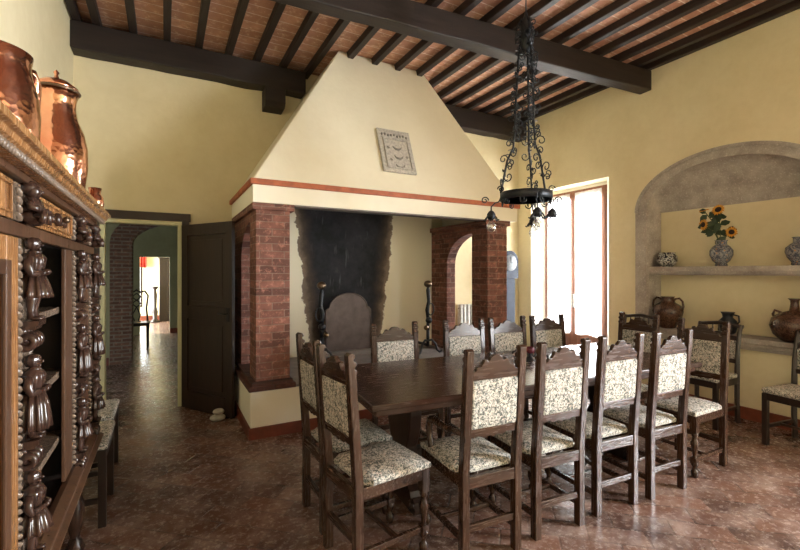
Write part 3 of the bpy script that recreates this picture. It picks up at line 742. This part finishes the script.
# ------------------------------------------------------------------ chairs
def lean(mb, k=.07, z0=.46, y=0):
    return mb.warp(lambda p: (p.x, p.y-(max(0, p.z-z0))*k, p.z))
CREST = [(0, 1.064), (.022, 1.062), (.038, 1.05), (.046, 1.036), (.058, 1.034), (.07, 1.044), (.082, 1.040), (.09, 1.022), (.104, 1.006), (.12, 1.008), (.13, 1.0), (.138, .986), (.16, .982)]
LEGPROF = [(.019, 0), (.024, .02), (.024, .045), (.015, .055), (.013, .07), (.024, .09), (.026, .11), (.015, .13), (.012, .15), (.017, .19), (.025, .23), (.027, .25), (.016, .275), (.014, .29), (.023, .305), (.02, .32)]
def make_chair(name, label, W=.37, D=.42, arms=False, notch=True, H=1.10, woodm='chair', railm='rail'):
    r = empty(name); tag(r, label, 'chair')
    hx = W/2; pw = .042; ix = hx-pw
    for s in (-1, 1):
        f = [(.022, 0), (.022, .46), (.020, 1.0), (.026, 1.004), (.026, 1.018), (.014, 1.024), (.014, 1.036), (.026, 1.042), (.026, 1.056), (.012, 1.064), (.012, 1.076), (.022, 1.082), (.016, 1.098), (-.004, 1.104), (-.020, 1.092), (-.022, .46), (-.022, 0)]
        f = [(y, z*H/1.104) for y, z in f]
        x0, x1 = (hx-pw, hx) if s > 0 else (-hx, -hx+pw)
        part('back_post', lean(MB().prism(f, x0, x1, 'x')), woodm, r, b=.003)
    q = H/1.104; sc = (ix)/.16
    up = [(x*sc, z*q) for x, z in CREST]
    poly = [(-x, z) for x, z in reversed(up[1:])]+up+[(ix, .94*q), (-ix, .94*q)]
    part('crest_rail', lean(MB().prism(poly, -.012, .012, 'y')), railm, r, b=.002)
    lo = [(-ix, .69*q), (ix, .69*q), (ix, .645*q), (ix*.6, .65*q), (ix*.4, .64*q), (ix*.15, .645*q), (0, .635*q), (-ix*.15, .645*q), (-ix*.4, .64*q), (-ix*.6, .65*q), (-ix, .645*q)]
    part('back_rail', lean(MB().prism(lo, -.012, .012, 'y')), railm, r, b=.002)
    mb = lean(MB().box(-ix+.001, ix-.001, -.018, .02, .69*q, .94*q)); part('back_pad', mb, 'fabric', r, b=.010)
    # seat
    fx = hx+.012
    def trap(z0, z1, inset=0):
        return MB().prism([(-hx+.004+inset, -.005+inset), (hx-.004-inset, -.005+inset), (fx-inset, D+.012-inset), (-fx+inset, D+.012-inset)], z0, z1, 'z')
    ap = MB()
    ap.box(-ix, ix, -.018, .008, .385, .445)
    ap.box(-ix, ix, D-.03, D-.004, .385, .445)
    ap.box(-hx+.006, -hx+.03, .022, D-.02, .385, .445).box(hx-.03, hx-.006, .022, D-.02, .385, .445)
    part('seat_frame', ap, railm, r, b=.003)
    s_ = MB().prism([(-ix+.001, .024), (ix-.001, .024), (ix+.0, .026), (fx, .05), (fx, D+.012), (-fx, D+.012), (-fx, .05), (-ix, .026)], .445, .492, 'z')
    s_ = MB()
    gx, gy = 8, 8; vs = []; fs = []
    for j in range(gy+1):
        for i in range(gx+1):
            u, w = i/gx*2-1, j/gy
            wx = (ix if w < .08 else hx+.004)
            edge = (1-abs(u)**4)*(1-abs(2*w-1)**4)
            vs.append((u*wx, .024+w*(D-.012), .474+.026*edge))
    nb_ = len(vs)
    for j in range(gy):
        for i in range(gx):
            a = j*(gx+1)+i; fs.append((a, a+1, a+gx+2, a+gx+1))
    rim = [i for i in range(gx+1)]+[j*(gx+1)+gx for j in range(1, gy+1)]+[gy*(gx+1)+i for i in range(gx-1, -1, -1)]+[j*(gx+1) for j in range(gy-1, 0, -1)]
    for i in rim: vs.append((vs[i][0], vs[i][1], .445))
    m = len(rim)
    for k in range(m): fs.append((rim[k], nb_+k, nb_+(k+1) % m, rim[(k+1) % m]))
    fs.append([nb_+k for k in range(m)])
    s_.add(vs, fs); o = part('seat', s_, 'fabric', r, b=.008)
    for s in (-1, 1):
        cx = s*(hx-.022)
        part('leg', MB().lathe(LEGPROF, (cx, D-.022, 0), 14).box(cx-.022, cx+.022, D-.044, D, .32, .444).box(cx-.021, cx+.021, D-.043, D-.001, .10, .145), woodm, r, b=.002)
        part('stretcher', MB().box(cx-.011, cx+.011, .022, D-.043, .11, .14), railm, r, b=.002)
    part('stretcher', MB().box(-ix, ix, -.011, .011, .165, .20), railm, r, b=.002)
    part('stretcher', MB().box(-hx+.033, hx-.033, D*.55-.011, D*.55+.011, .115, .137), railm, r, b=.002)
    if arms:
        for s in (-1, 1):
            cx = s*(hx-.022)
            pts = [(cx, -.0, .665), (cx, .10, .645), (cx+s*.002, .22, .635), (cx+s*.003, .30, .645), (cx+s*.003, .345, .63), (cx+s*.003, .365, .59), (cx+s*.003, .355, .53), (cx+s*.003, .34, .48), (cx+s*.003, .335, .43)]
            part('armrest', MB().tube(pts, [.017, .018, .02, .023, .023, .02, .018, .018, .018], 8), woodm, r)
    return r
A = make_chair('dining_chair', 'dining chair of floral tapestry', arms=False)
AA = make_chair('dining_armchair', 'armchair', arms=True)
AW = make_chair('dining_armchair', 'armchair wide', W=.43, arms=True, H=1.05)
used = {}
def place(src, x, y, rz, label, scale=None, group=None):
    if src.name in used: o = dup(src, (x, y, 0), rz, scale, label, group)
    else:
        used[src.name] = 1; o = src; o.location = (x, y, 0); o.rotation_euler = (0, 0, rz)
        if scale: o.scale = scale
        o['label'] = label
        if group: o['group'] = group
    return o
TR = R(-4)
gN = 'chairs along the near side of the table'
place(AA, 1.485, 1.735, TR, 'tapestry armchair nearest the camera on the long near side of the table', group=gN)
place(A, 1.972, 1.722, TR, 'tapestry dining chair second from the left along the near side of the table', group=gN)
place(A, 2.468, 1.712, TR, 'tapestry dining chair third from the left along the near side of the table', group=gN)
place(A, 2.948, 1.672, TR, 'brightly lit tapestry chair last in the near row, beside the sideways end chair', group=gN)
gL = 'chairs at the left end of the table'
place(A, .790, 2.06, R(-90)+R(6), 'tapestry dining chair in the foreground at the left end of the table, seen side-on', group=gL)
place(A, .790, 2.515, R(-90)+R(1), 'tapestry dining chair at the left end of the table nearer the fireplace', group=gL)
gR = 'chairs at the right end of the table'
place(A, 3.75, 1.865, R(90), 'dining chair standing sideways at the near right end of the table', group=gR)
place(A, 3.80, 2.43, R(90), "dining chair at the table's far right end, just below the two-handled jar", group=gR)
gF = 'chairs along the far side of the table'
place(AW, 1.72, 3.21, R(180)+TR, 'tapestry armchair in front of the fireback, leftmost of the far row', group=gF)
place(AW, 2.415, 3.16, R(180)+TR, 'tapestry armchair in the far row in front of the right andiron and arch', group=gF)
place(AW, 2.905, 3.12, R(180)+TR, 'tapestry armchair in the far row in front of the right brick pier', group=gF)
place(AW, 3.405, 3.08, R(180)+TR, 'tapestry armchair in the far row nearest the window', group=gF)
def wall_chair(loc, rz, label, hx=.20, group='dark chairs along the niche wall'):
    r = empty('spindle_chair', loc, rz); tag(r, label, 'chair', group)
    D = .42
    for s in (-1, 1):
        x = s*(hx-.018)
        pts = [(x, -.015, 0), (x, 0, .2), (x, 0, .45), (x, -.01, .7), (x, -.045, .88), (x+s*.006, -.075, .955)]
        part('back_post', MB().tube(pts, [.026, .024, .026, .022, .022, .018], 4), 'darkchair', r, b=.002)
        part('leg', MB().box(x-.02, x+.02, D-.04, D, 0, .44), 'darkchair', r, b=.003)
        part('stretcher', MB().box(x-.01, x+.01, .02, D-.04, .14, .17), 'darkchair', r)
    pts = [(-hx+.0, -.078, .935), (-.1, -.078, .95), (0, -.078, .962), (.1, -.078, .95), (hx-.0, -.078, .935)]
    part('top_rail', MB().tube(pts, [.02, .018, .02, .018, .02], 8), 'darkchair', r)
    m = [(-hx+.03, .80), (hx-.03, .80), (hx-.03, .845), (.09, .85), (.04, .875), (0, .88), (-.04, .875), (-.09, .85), (-hx+.03, .845)]
    part('middle_rail', MB().prism(m, -.045, -.022, 'y'), 'darkchair', r, b=.002)
    for k in range(5):
        x = -.11+.055*k
        part('spindle', MB().lathe([(.005, 0), (.011, .03), (.005, .06), (.007, .08)], (x, -.052, .865), 8), 'darkchair', r)
    part('back_pad', MB().box(-hx+.035, hx-.035, -.035, -.005, .62, .80), 'fabric', r, b=.008)
    part('back_rail', MB().box(-hx+.03, hx-.03, -.02, .005, .58, .62), 'darkchair', r)
    part('seat_frame', MB().box(-hx+.002, hx-.002, -.0, D-.002, .385, .445), 'darkchair', r, b=.003)
    part('seat', MB().box(-hx-.004, hx+.004, .028, D+.008, .445, .49), 'fabric', r, b=.016)
    part('stretcher', MB().box(-hx+.03, hx-.03, D*.5-.01, D*.5+.01, .145, .165), 'darkchair', r)
    return r
wall_chair((4.90, 1.50, 0), R(90)-R(8), 'dark chair with tapestry seat against the niche wall at the right edge of the view')
wall_chair((4.93, 2.30, 0), R(90), 'dark spindle-backed chair against the niche wall behind the near table end')
wall_chair((4.93, 3.14, 0), R(90), 'dark spindle-backed chair against the wall between the window and the niche')

gW = 'dark chairs against the left wall'
wall_chair((-.72, 3.235, 0), R(-90), 'dark straight-legged chair with tapestry seat against the left wall, right beside the carved cabinet', .225, gW)
wall_chair((-.74, 3.80, 0), R(-90), 'dark straight-legged chair with tapestry seat against the left wall, nearer the doorway', .225, gW)

# ------------------------------------------------------------------ table
tb = empty('dining_table', (2.343, 2.42, 0), R(-5.2)); tag(tb, 'long dark polished oak refectory table in the middle of the room', 'table')
LX, LY = 1.353, .505
mb = MB().box(-LX, LX, -LY, LY, .745, .78)
part('tabletop', mb, 'table', tb, b=.006)
mb = MB().box(-LX+.03, LX-.03, -LY+.03, LY-.03, .705, .745)
part('top_moulding', mb, 'table', tb, b=.008)
mb = MB().box(-LX+.14, LX-.14, -.205, -.18, .62, .705).box(-LX+.14, LX-.14, .18, .205, .62, .705)
part('apron', mb, 'tablebase', tb, b=.004)
for s in (-1, 1):
    x = -.953 if s < 0 else .91
    prof = [(.11, .10), (.17, .14), (.20, .22), (.16, .30), (.13, .36), (.16, .42), (.19, .50), (.20, .58), (.20, .66)]
    poly = [(y, z) for y, z in prof]+[(-y, z) for y, z in reversed(prof)]
    tr = part('trestle', MB().prism(poly, x-.04, x+.04, 'x'), 'tablebase', tb, b=.008)
    part('trestle_head', MB().box(x-.05, x+.05, -.24, .24, .66, .704), 'tablebase', tb, b=.006)
    foot = [(-.265, 0), (.265, 0), (.28, .03), (.275, .08), (.25, .10), (.23, .085), (.21, .12), (.16, .15), (-.16, .15), (-.21, .12), (-.23, .085), (-.25, .10), (-.275, .08), (-.28, .03)]
    part('trestle_foot', MB().prism(foot, x-.05, x+.05, 'x'), 'tablebase', tb, b=.006)
    for q in (-1, 1):
        sp = [(x-.055, q*(.238+.035*(1-t/9)*math.cos(t)), .05+.035*(1-t/9)*math.sin(t)) for t in [i*.55 for i in range(14)]]
        part('scroll', MB().tube(sp, .008, 6), 'tablebase', tb)
part('stretcher', MB().box(-.90, .86, -.035, .035, .20, .30), 'tablebase', tb, b=.005)
# centrepiece
cp = empty('metal_centrepiece', (2.56, 2.52, .78)); tag(cp, 'small dark openwork metal centrepiece with purple glass on the table', 'centrepiece')
part('base', MB().lathe([(.06, 0), (.07, .006), (.03, .015), (.012, .03), (.012, .05)], (0, 0, 0), 16), 'blackiron', cp)
part('glass_cup', MB().lathe([(.012, .05), (.035, .055), (.04, .085), (.034, .10), (.03, .085), (.005, .06)], (0, 0, 0), 16), 'fruit', cp)
for s in (0, 1, 2, 3):
    a = s*math.pi/2+.4
    pts = [((.03+.12*t)*math.cos(a), (.03+.12*t)*math.sin(a), .03+.045*math.sin(t*math.pi)) for t in [i/8 for i in range(9)]]
    sp = [((.15-.022+.022*math.cos(t))*math.cos(a), (.15-.022+.022*math.cos(t))*math.sin(a), .03+.022*math.sin(t)) for t in [i*.5 for i in range(11)]]
    part('scroll_arm', MB().tube(pts+sp[1:], .004, 6), 'blackiron', cp)

# ------------------------------------------------------------------ chandelier
CH = Vector((2.505, 2.506, 2.045))
ch = empty('chandelier', CH); tag(ch, 'black wrought iron ring chandelier with scroll work hanging over the table', 'chandelier')
rg = .195
part('ring', MB().lathe([(rg, 0), (rg+.004, .0), (rg+.006, .03), (rg+.004, .062), (rg-.004, .062), (rg-.004, .0), (rg, 0)], (0, 0, 0), 48), 'blackiron', ch)
part('cross_bar', MB().tube([(-rg, 0, .01), (rg, 0, .01)], .006, 6).tube([(0, -rg, .01), (0, rg, .01)], .006, 6), 'blackiron', ch)
mb = MB()
ca, sa = math.cos(R(28.66)), math.sin(R(28.66))
def lat(l, d): return Vector((l*ca+d*sa, -l*sa+d*ca, 0))
def spiral(mb, c, ax, upv, r0, turns, th=.004, sgn=1, n=16):
    pts = []
    for i in range(n+1):
        t = i/n; a = sgn*turns*2*math.pi*t; rr = r0*(1-.75*t)
        pts.append(Vector(c)+Vector(ax)*(rr*math.cos(a)-r0)+Vector(upv)*rr*math.sin(a))
    mb.tube(pts, th, 5)
UP = Vector((0, 0, 1))
# hanging rods with vine work
for k, (l, d) in enumerate(((-.92, .1), (.45, -.85), (.5, .85))):
    u = lat(l, d).normalized()
    path = [(.030, 1.44), (.060, 1.1), (.078, .8), (.085, .55), (.098, .42), (.145, .32), (.165, .22), (rg, .06)]
    pts = [u*r_+UP*z for r_, z in path]
    part('hanging_rod', MB().tube(pts, .0085, 6), 'blackiron', ch)
    vine = MB()
    side = u.cross(UP)
    z = 1.40
    while z > .12:
        r_ = None
        for (ra, za), (rb, zb) in zip(path[:-1], path[1:]):
            if zb <= z <= za: r_ = rb+(ra-rb)*(z-zb)/(za-zb)
        p = u*r_+UP*z; a = random.uniform(0, 6.28); dv = (u*math.cos(a)+side*math.sin(a))
        big = .036 if z < .55 else .026
        spiral(vine, p+dv*.004, -dv, UP*random.choice((-1, 1)), big*random.uniform(.8, 1.2), 1.1, .0048, 1, 10)
        # leaf
        b_ = random.uniform(0, 6.28); lv = (u*math.cos(b_)+side*math.sin(b_))*.036+UP*random.uniform(-.02, .025); sv = lv.cross(UP).normalized()*.012
        q0 = p+lv*.2
        vs = [q0, q0+lv*.5+sv, q0+lv, q0+lv*.5-sv]; off = UP*.003
        vine.add([tuple(x) for x in vs]+[tuple(x-off) for x in vs], [(0, 1, 2, 3), (7, 6, 5, 4), (0, 4, 5, 1), (1, 5, 6, 2), (2, 6, 7, 3), (3, 7, 4, 0)])
        z -= .024 if z > .5 else .038
    part('vine_scrolls', vine, 'blackiron', ch)
crown = MB()
for k in range(6):
    a = math.pi*k/3; dv = Vector((math.cos(a), math.sin(a), 0))
    crown.tube([dv*.028+UP*1.40, dv*.045+UP*1.33, dv*.04+UP*1.24, dv*.02+UP*1.18], .008, 5)
    spiral(crown, dv*.05+UP*1.30, -dv, UP, .022, 1.2, .005)
crown.lathe([(.03, 1.17), (.045, 1.22), (.04, 1.3), (.05, 1.38), (.02, 1.45), (.01, 1.49)], (0, 0, 0), 10)
part('crown', crown, 'blackiron', ch)
part('hanging_wire', MB().tube([(0, 0, 1.48), (0, 0, 1.955)], .005, 6), 'blackiron', ch)
for k in range(8):
    a = math.pi*k/4+.2; dv = Vector((math.cos(a), math.sin(a), 0)); m_ = MB()
    sd = dv.cross(UP)
    spiral(m_, dv*(rg-.02)+UP*-.012+sd*.03, -sd, UP*-1, .03, 1.2, .005)
    part('ring_scroll', m_, 'blackiron', ch)
for (l, d, dz) in ((-.275, 0, -.09), (.02, -.22, -.095), (.12, .20, -.115), (.20, -.02, -.075)):
    u = lat(l, d); e = u.normalized(); p = u+UP*dz
    arm = MB().tube([e*rg+UP*.03, e*(rg+.02)+UP*-.01, e*(u.length-.03)+UP*-.02, u+UP*(dz+.04), u+UP*(dz)], .006, 6)
    spiral(arm, e*(u.length+.02)+UP*.0, e*-1, UP, .03, 1.3, .005)
    spiral(arm, e*(rg+.03)+UP*.09, e, UP, .028, 1.3, .005)
    la = part('lamp_arm', arm, 'blackiron', ch)
    cup = MB().lathe([(.010, .01), (.022, 0), (.034, -.02), (.032, -.045), (.024, -.06), (.016, -.06)], (p.x, p.y, p.z), 14)
    for q in range(6):
        a = math.pi*q/3; dv = Vector((math.cos(a), math.sin(a), 0))
        cup.tube([p+dv*.028+UP*-.03, p+dv*.045+UP*-.05, p+dv*.055+UP*-.07, p+dv*.065+UP*-.062], .006, 5)
    part('lamp_cup', cup, 'blackiron', ch)
    part('bulb', MB().lathe([(.012, -.055), (.016, -.075), (.032, -.10), (.036, -.125), (.026, -.15), (.004, -.162)], (p.x, p.y, p.z), 16), 'bulb', ch)

# ------------------------------------------------------------------ carved cabinet
cb = empty('carved_cabinet', (-.55, 1.7, 0)); tag(cb, 'tall carved walnut cabinet with rows of carved figures, copper pots on top', 'cabinet')
CX = -.36; CBK = -.775; Y0, Y1 = .60, 2.87
def cpart(name, mb, mat, **k): return part(name, mb, mat, cb, True, **k)
mb = MB().box(CBK, CBK+.02, Y0, Y1, .62, 1.74)
mb.box(CBK+.02, CX, Y0, Y0+.03, .62, 1.74).box(CBK+.02, CX, Y1-.03, Y1, .62, 1.74)
mb.box(CBK+.02, CX-.005, 1.50, 1.525, .62, 1.6).box(CBK+.02, CX-.005, 2.225, 2.25, .62, 1.6)
mb.box(CBK+.02, CX, Y0+.03, Y1-.03, .60, .63).box(CBK+.02, CX-.02, Y0+.03, Y1-.03, 1.575, 1.60)
cpart('carcass', mb, 'cabin')
# frame strips on the front
mb = MB().box(CX, CX+.02, Y0, Y1, 1.575, 1.612).box(CX+.0, CX+.03, Y0, Y1, 1.725, 1.745)
cpart('frieze_rail', mb, 'cab', b=.003)
mb = MB().prism([(CX+.0, 1.745), (CX+.055, 1.745), (CX+.058, 1.757), (CX+.075, 1.765), (CX+.078, 1.778), (CX+.092, 1.782), (CX+.092, 1.80), (CBK, 1.80), (CBK, 1.745)], Y0-.03, Y1+.035, 'y')
cpart('cornice', mb, 'caborange', b=.002)
mb = MB(); y = Y0
while y < Y1:
    mb.sphere((CX+.062, y, 1.753), .0085, 6, 1, 1, 1.4); y += .021
cpart('cornice_beading', mb, 'carvelight')
mb = MB().prism([(CX, .565), (CX+.055, .565), (CX+.065, .59), (CX+.045, .60), (CX+.05, .625), (CX+.02, .64), (CX, .64)], Y0, Y1, 'y')
mb.box(CBK, CX, Y0, Y1, .555, .60)
cpart('base_rail', mb, 'cab', b=.003)
for y, nm in ((1.50, 2.02),):
    for k, z in enumerate((.82, 1.075, 1.33)):
        cpart('shelf', MB().box(CBK+.02, CX-.008, 1.526, 2.224, z-.012, z+.012), 'carvelight')
# near door
mb = MB().box(CX, CX+.02, 1.385, 1.482, .65, 1.572).box(CX, CX+.02, .60, .69, .65, 1.572).box(CX, CX+.02, .69, 1.385, 1.50, 1.572).box(CX, CX+.02, .69, 1.385, .65, .74)
mb.box(CX-.015, CX+.002, .69, 1.385, .74, 1.50)
dr = cpart('cabinet_door', mb, 'caborange', b=.004)
mb = MB().box(CX+.02, CX+.03, 1.345, 1.385, .72, 1.51).box(CX+.02, CX+.03, .69, .725, .72, 1.51).box(CX+.02, CX+.03, .725, 1.345, 1.475, 1.51).box(CX+.02, CX+.03, .725, 1.345, .72, .755)
part('door_moulding', mb, 'cab', dr, True, .003)
mb = MB()
for k in range(12):
    z = .80+.058*k
    spiral(mb, Vector((CX+.008, 1.29+(.02 if k % 2 else -.02), z)), Vector((0, 1 if k % 2 else -1, 0)), UP, .03, 1.2, .008)
part('door_carving', mb, 'carvelight', dr, True)
# drawers in frieze
for (a, b) in ((.66, 1.46), (1.65, 2.26)):
    d_ = cpart('drawer', MB().box(CX, CX+.014, a, b, 1.618, 1.720).box(CX+.014, CX+.022, a+.03, b-.03, 1.630, 1.636).box(CX+.014, CX+.022, a+.03, b-.03, 1.702, 1.708).box(CX+.014, CX+.022, a+.03, a+.036, 1.636, 1.702).box(CX+.014, CX+.022, b-.036, b-.03, 1.636, 1.702), 'caborange', b=.002)
    mb = MB(); m_ = (a+b)/2
    mb.sphere((CX+.02, m_, 1.669), .024, 12, .7, 1, 1)
    for s in (-1, 1):
        for j in range(3):
            spiral(mb, Vector((CX+.018, m_+s*(.05+.035*j), 1.669)), Vector((0, -s, 0)), UP*(1 if j % 2 else -1), .017, 1.1, .006)
    part('drawer_carving', mb, 'cabdark', d_, True)
    part('drawer_knob', MB().sphere((CX+.045, m_, 1.669), .012, 10), 'bronze', d_, True)
# strips between columns
cpart('stile', MB().box(CX, CX+.014, 2.13, 2.275, .65, 1.572).box(CX, CX+.014, 2.425, 2.72, .65, 1.572).box(CX, CX+.014, 2.425, 2.72, 1.618, 1.72), 'cab', b=.003)
cpart('end_stile', MB().box(CX, CX+.014, 2.865, 2.87, .65, 1.72), 'cab', b=.003)

def figure(mb, y, z, h, robe=0, x=CX):
    """little carved caryatid facing +X, feet at z, height h"""
    T = Matrix.Translation((x+.012, y, z)) @ Matrix.Scale(h, 4)
    S = lambda c, r, **k: mb.sphere(c, r, 12, mat=T, **k)
    for s in (-1, 1):
        mb.tube([(.10, s*.07, .02), (.09, s*.07, .12), (.10, s*.065, .24), (.09, s*.06, .38)], [.045, .04, .058, .07], 10, mat=T)
        S((.14, s*.075, .025), .045, sx=1.6, sz=.6)
        # arm: shoulder, elbow, hand on the belly
        mb.tube([(.10, s*.16, .76), (.09, s*.20, .64), (.12, s*.19, .56), (.20, s*.10, .57), (.23, s*.04, .58)], [.05, .052, .045, .036, .03], 10, mat=T)
        S((.235, s*.035, .585), .035)
    pleat = lambda a, zz: 1+.15*math.sin(a*11)
    if robe: prof = [(.19, .10), (.185, .2), (.16, .38), (.12, .54)]
    else: prof = [(.20, .27), (.195, .33), (.16, .44), (.12, .54)]
    mb.lathe(prof, (.10, 0, 0), 44, T, .85, 1, pleat)
    mb.lathe([(.115, .53), (.12, .60), (.14, .68), (.15, .75), (.12, .80), (.05, .83), (.04, .87)], (.10, 0, 0), 40, T, .8, 1, lambda a, zz: 1+(.06*math.sin(a*10) if zz < .80 else 0))
    S((.12, 0, .915), .058, sz=1.25)                 # head
    S((.182, 0, .908), .014, sx=1.7, sz=1.3)                # nose
    S((.158, 0, .862), .022)                        # chin
    S((.165, .028, .925), .012); S((.165, -.028, .925), .012)
    mb.lathe([(.058, -.07), (.076, -.02), (.08, .035), (.06, .065), (.001, .08)], (.092, 0, .925), 28, T, 1, 1, lambda a, zz: 1+.10*math.sin(a*9))  # hair / cap
    mb.lathe([(.055, .80), (.075, .82), (.055, .845)], (.11, 0, 0), 16, T)   # collar
def console(mb, y, z):
    """scroll bracket carrying a figure; top at z"""
    mb.box(CX+.01, CX+.055, y-.042, y+.042, z-.014, z)
    mb.box(CX+.01, CX+.047, y-.036, y+.036, z-.024, z-.014)
    pts = []
    for i in range(20):
        t = i*.42; rr = .030*(1-t/10)
        pts.append((CX+.028+rr*math.cos(t+1.6), z-.054+rr*math.sin(t+1.6)))
    for s in (-.033, 0, .033):
        mb.tube([(px, y+s, pz) for px, pz in pts], .011, 6)
for ci, y in enumerate((1.555, 2.35, 2.792)):
    w = .070
    mb = MB().box(CX, CX+.012, y-w, y+w, .65, 1.572).box(CX, CX+.012, y-w, y+w, 1.618, 1.72)
    z = .66
    while z < 1.70:
        if not (1.56 < z < 1.62):
            for s in (-1, 1):
                mb.sphere((CX+.014, y+s*(w-.018), z), .020, 8, .55, 1, .38, Matrix.Translation((CX, y+s*(w-.018), z)) @ Matrix.Rotation(R(38*s), 4, 'X') @ Matrix.Translation((-CX, -(y+s*(w-.018)), -z)))
        z += .022
    cpart('pilaster', mb, 'carvelight')
    for k, zt in enumerate((1.577, 1.249, .922)):
        h = .232
        f = MB(); figure(f, y, zt-h, h, robe=k % 2)
        cpart('carved_figure', f, 'cabdark')
        g = MB(); console(g, y, zt-h)
        cpart('scroll_bracket', g, 'cabdark')
    # frieze half figure / putto
    f = MB(); z = 1.612
    f.sphere((CX+.035, y, z+.095), .021, 12, sz=1.15).sphere((CX+.054, y, z+.093), .006, 8).sphere((CX+.026, y, z+.103), .024, 12, sz=.9)
    f.sphere((CX+.032, y, z+.052), .028, 12, 1, 1.1, 1.1).sphere((CX+.036, y, z+.02), .03, 12, 1.1, 1.2, .8)
    for s in (-1, 1):
        f.tube([(CX+.03, y+s*.03, z+.068), (CX+.04, y+s*.045, z+.045), (CX+.06, y+s*.02, z+.04)], .011, 8)
        f.tube([(CX+.035, y+s*.02, z+.02), (CX+.065, y+s*.03, z+.028), (CX+.06, y+s*.03, z+.005)], .012, 8)
    cpart('carved_putto', f, 'cabdark')
# turned feet and floor runner
for y in (.75, 1.42, 2.08, 2.80):
    for x in (CX-.055, CBK+.06):
        cpart('leg', MB().lathe([(.034, 0), (.045, .03), (.03, .07), (.02, .09), (.032, .14), (.045, .20), (.04, .27), (.022, .33), (.03, .36), (.02, .38), (.034, .43), (.045, .48), (.03, .53), (.04, .555)], (x, y, 0), 18), 'cabdark')
cpart('stretcher', MB().box(CX-.07, CX-.04, .80, 2.75, .075, .105), 'cabdark')

# copper on the cabinet
cu = empty('copper_urn', (-.45, 2.56, 1.80)); tag(cu, 'lidded copper urn with a swelling body on the cabinet, right of the big pot', 'urn')
part('body', MB().lathe([(.07, 0), (.085, .01), (.11, .08), (.122, .18), (.122, .27), (.108, .34), (.084, .40), (.074, .45), (.076, .49), (.088, .53), (.084, .53), (.071, .49), (.07, .45)], (0, 0, 0), 36), 'copper', cu)
part('rim', MB().tube([(.089*math.cos(t), .089*math.sin(t), .534) for t in [2*math.pi*i/28 for i in range(28)]], .006, 8, close=True), 'bronze', cu)
part('lid', MB().lathe([(.088, .541), (.084, .555), (.05, .580), (.012, .592), (.007, .61), (.012, .622), (.001, .635)], (0, 0, 0), 28), 'copper', cu)
cu = empty('copper_pot', (-.47, 1.77, 1.80)); tag(cu, 'large shiny copper pot with a strap handle at the left edge of the view', 'pot')
part('body', MB().lathe([(.09, 0), (.105, .02), (.115, .10), (.118, .18), (.112, .25), (.098, .30), (.094, .33), (.10, .365), (.097, .367), (.09, .33), (.092, .30)], (0, 0, 0), 36), 'copper', cu)
part('handle', MB().tube([(.06, .075, .35), (.07, .125, .36), (.075, .15, .33), (.07, .145, .20), (.06, .09, .14)], [.010, .016, .018, .018, .012], 8), 'copper', cu)
cu = empty('copper_jug', (-.41, 2.765, 1.80)); tag(cu, 'small narrow copper jug beside the urn on the cabinet', 'jug')
part('body', MB().lathe([(.03, 0), (.042, .03), (.045, .08), (.03, .14), (.022, .19), (.030, .23), (.025, .23)], (0, 0, 0), 24), 'copper', cu)
cu = empty('copper_bowl', (-.33, 2.81, 1.80)); tag(cu, 'little round copper bowl at the far end of the cabinet top', 'bowl')
part('body', MB().lathe([(.025, 0), (.038, .02), (.042, .05), (.038, .08), (.026, .10), (.032, .13), (.028, .13), (.022, .10)], (0, 0, 0), 24), 'copper', cu)

# ------------------------------------------------------------------ light
def area(name, loc, rot, sx, sy, power, col=(1, 1, 1)):
    l = bpy.data.lights.new(name, 'AREA'); l.shape = 'RECTANGLE'; l.size = sx; l.size_y = sy; l.energy = power; l.color = col
    o = bpy.data.objects.new(name, l); o.location = loc; o.rotation_euler = rot; COL.objects.link(o); return o
DAY = (.92, .96, 1.0)
# outside the windows, shining in; far-room and hall-side lamps stand indoors, without a window
area('daylight_window', (XR+.75, 4.42, 1.7), (0, R(90), 0), 2.6, 1.9, 620, DAY)
area('daylight_near_window', (XR+.75, -1.0, 1.7), (0, R(90), 0), 2.6, 2.2, 1300, DAY)
area('daylight_far_room', (-3.9, 13.6, 1.5), (0, R(-90), 0), 2.2, 2.2, 900, DAY)
area('daylight_far_window', (-1.0, 15.9, 1.4), (R(-90), 0, 0), 1.6, 2.2, 300, (.8, .9, 1.0))
area('hall_side_fill', (-5.7, 10.2, 1.5), (0, R(-90), 0), 2.0, 2.4, 70, (.75, .86, 1.0))  # added fill lamp brightening the hall; its side wall has no window
w = bpy.data.worlds.new('world'); SC.world = w; w.use_nodes = True
bg = w.node_tree.nodes['Background']; bg.inputs[0].default_value = (.85, .92, 1, 1); bg.inputs[1].default_value = 3.0

# ------------------------------------------------------------------ camera
cd = bpy.data.cameras.new('camera'); cam = bpy.data.objects.new('camera', cd); COL.objects.link(cam)
cd.sensor_width = 36; cd.lens = 36*430/800; cd.clip_start = .02
cam.location = (0, 0, 1.48); cam.rotation_euler = (R(90), 0, -R(28.66))
cd.shift_y = -3/800
SC.camera = cam
SC.view_settings.view_transform = 'Standard'; SC.view_settings.look = 'None'
SC.view_settings.gamma = 1; SC.view_settings.use_curve_mapping = False
SC.view_settings.exposure = 0.42
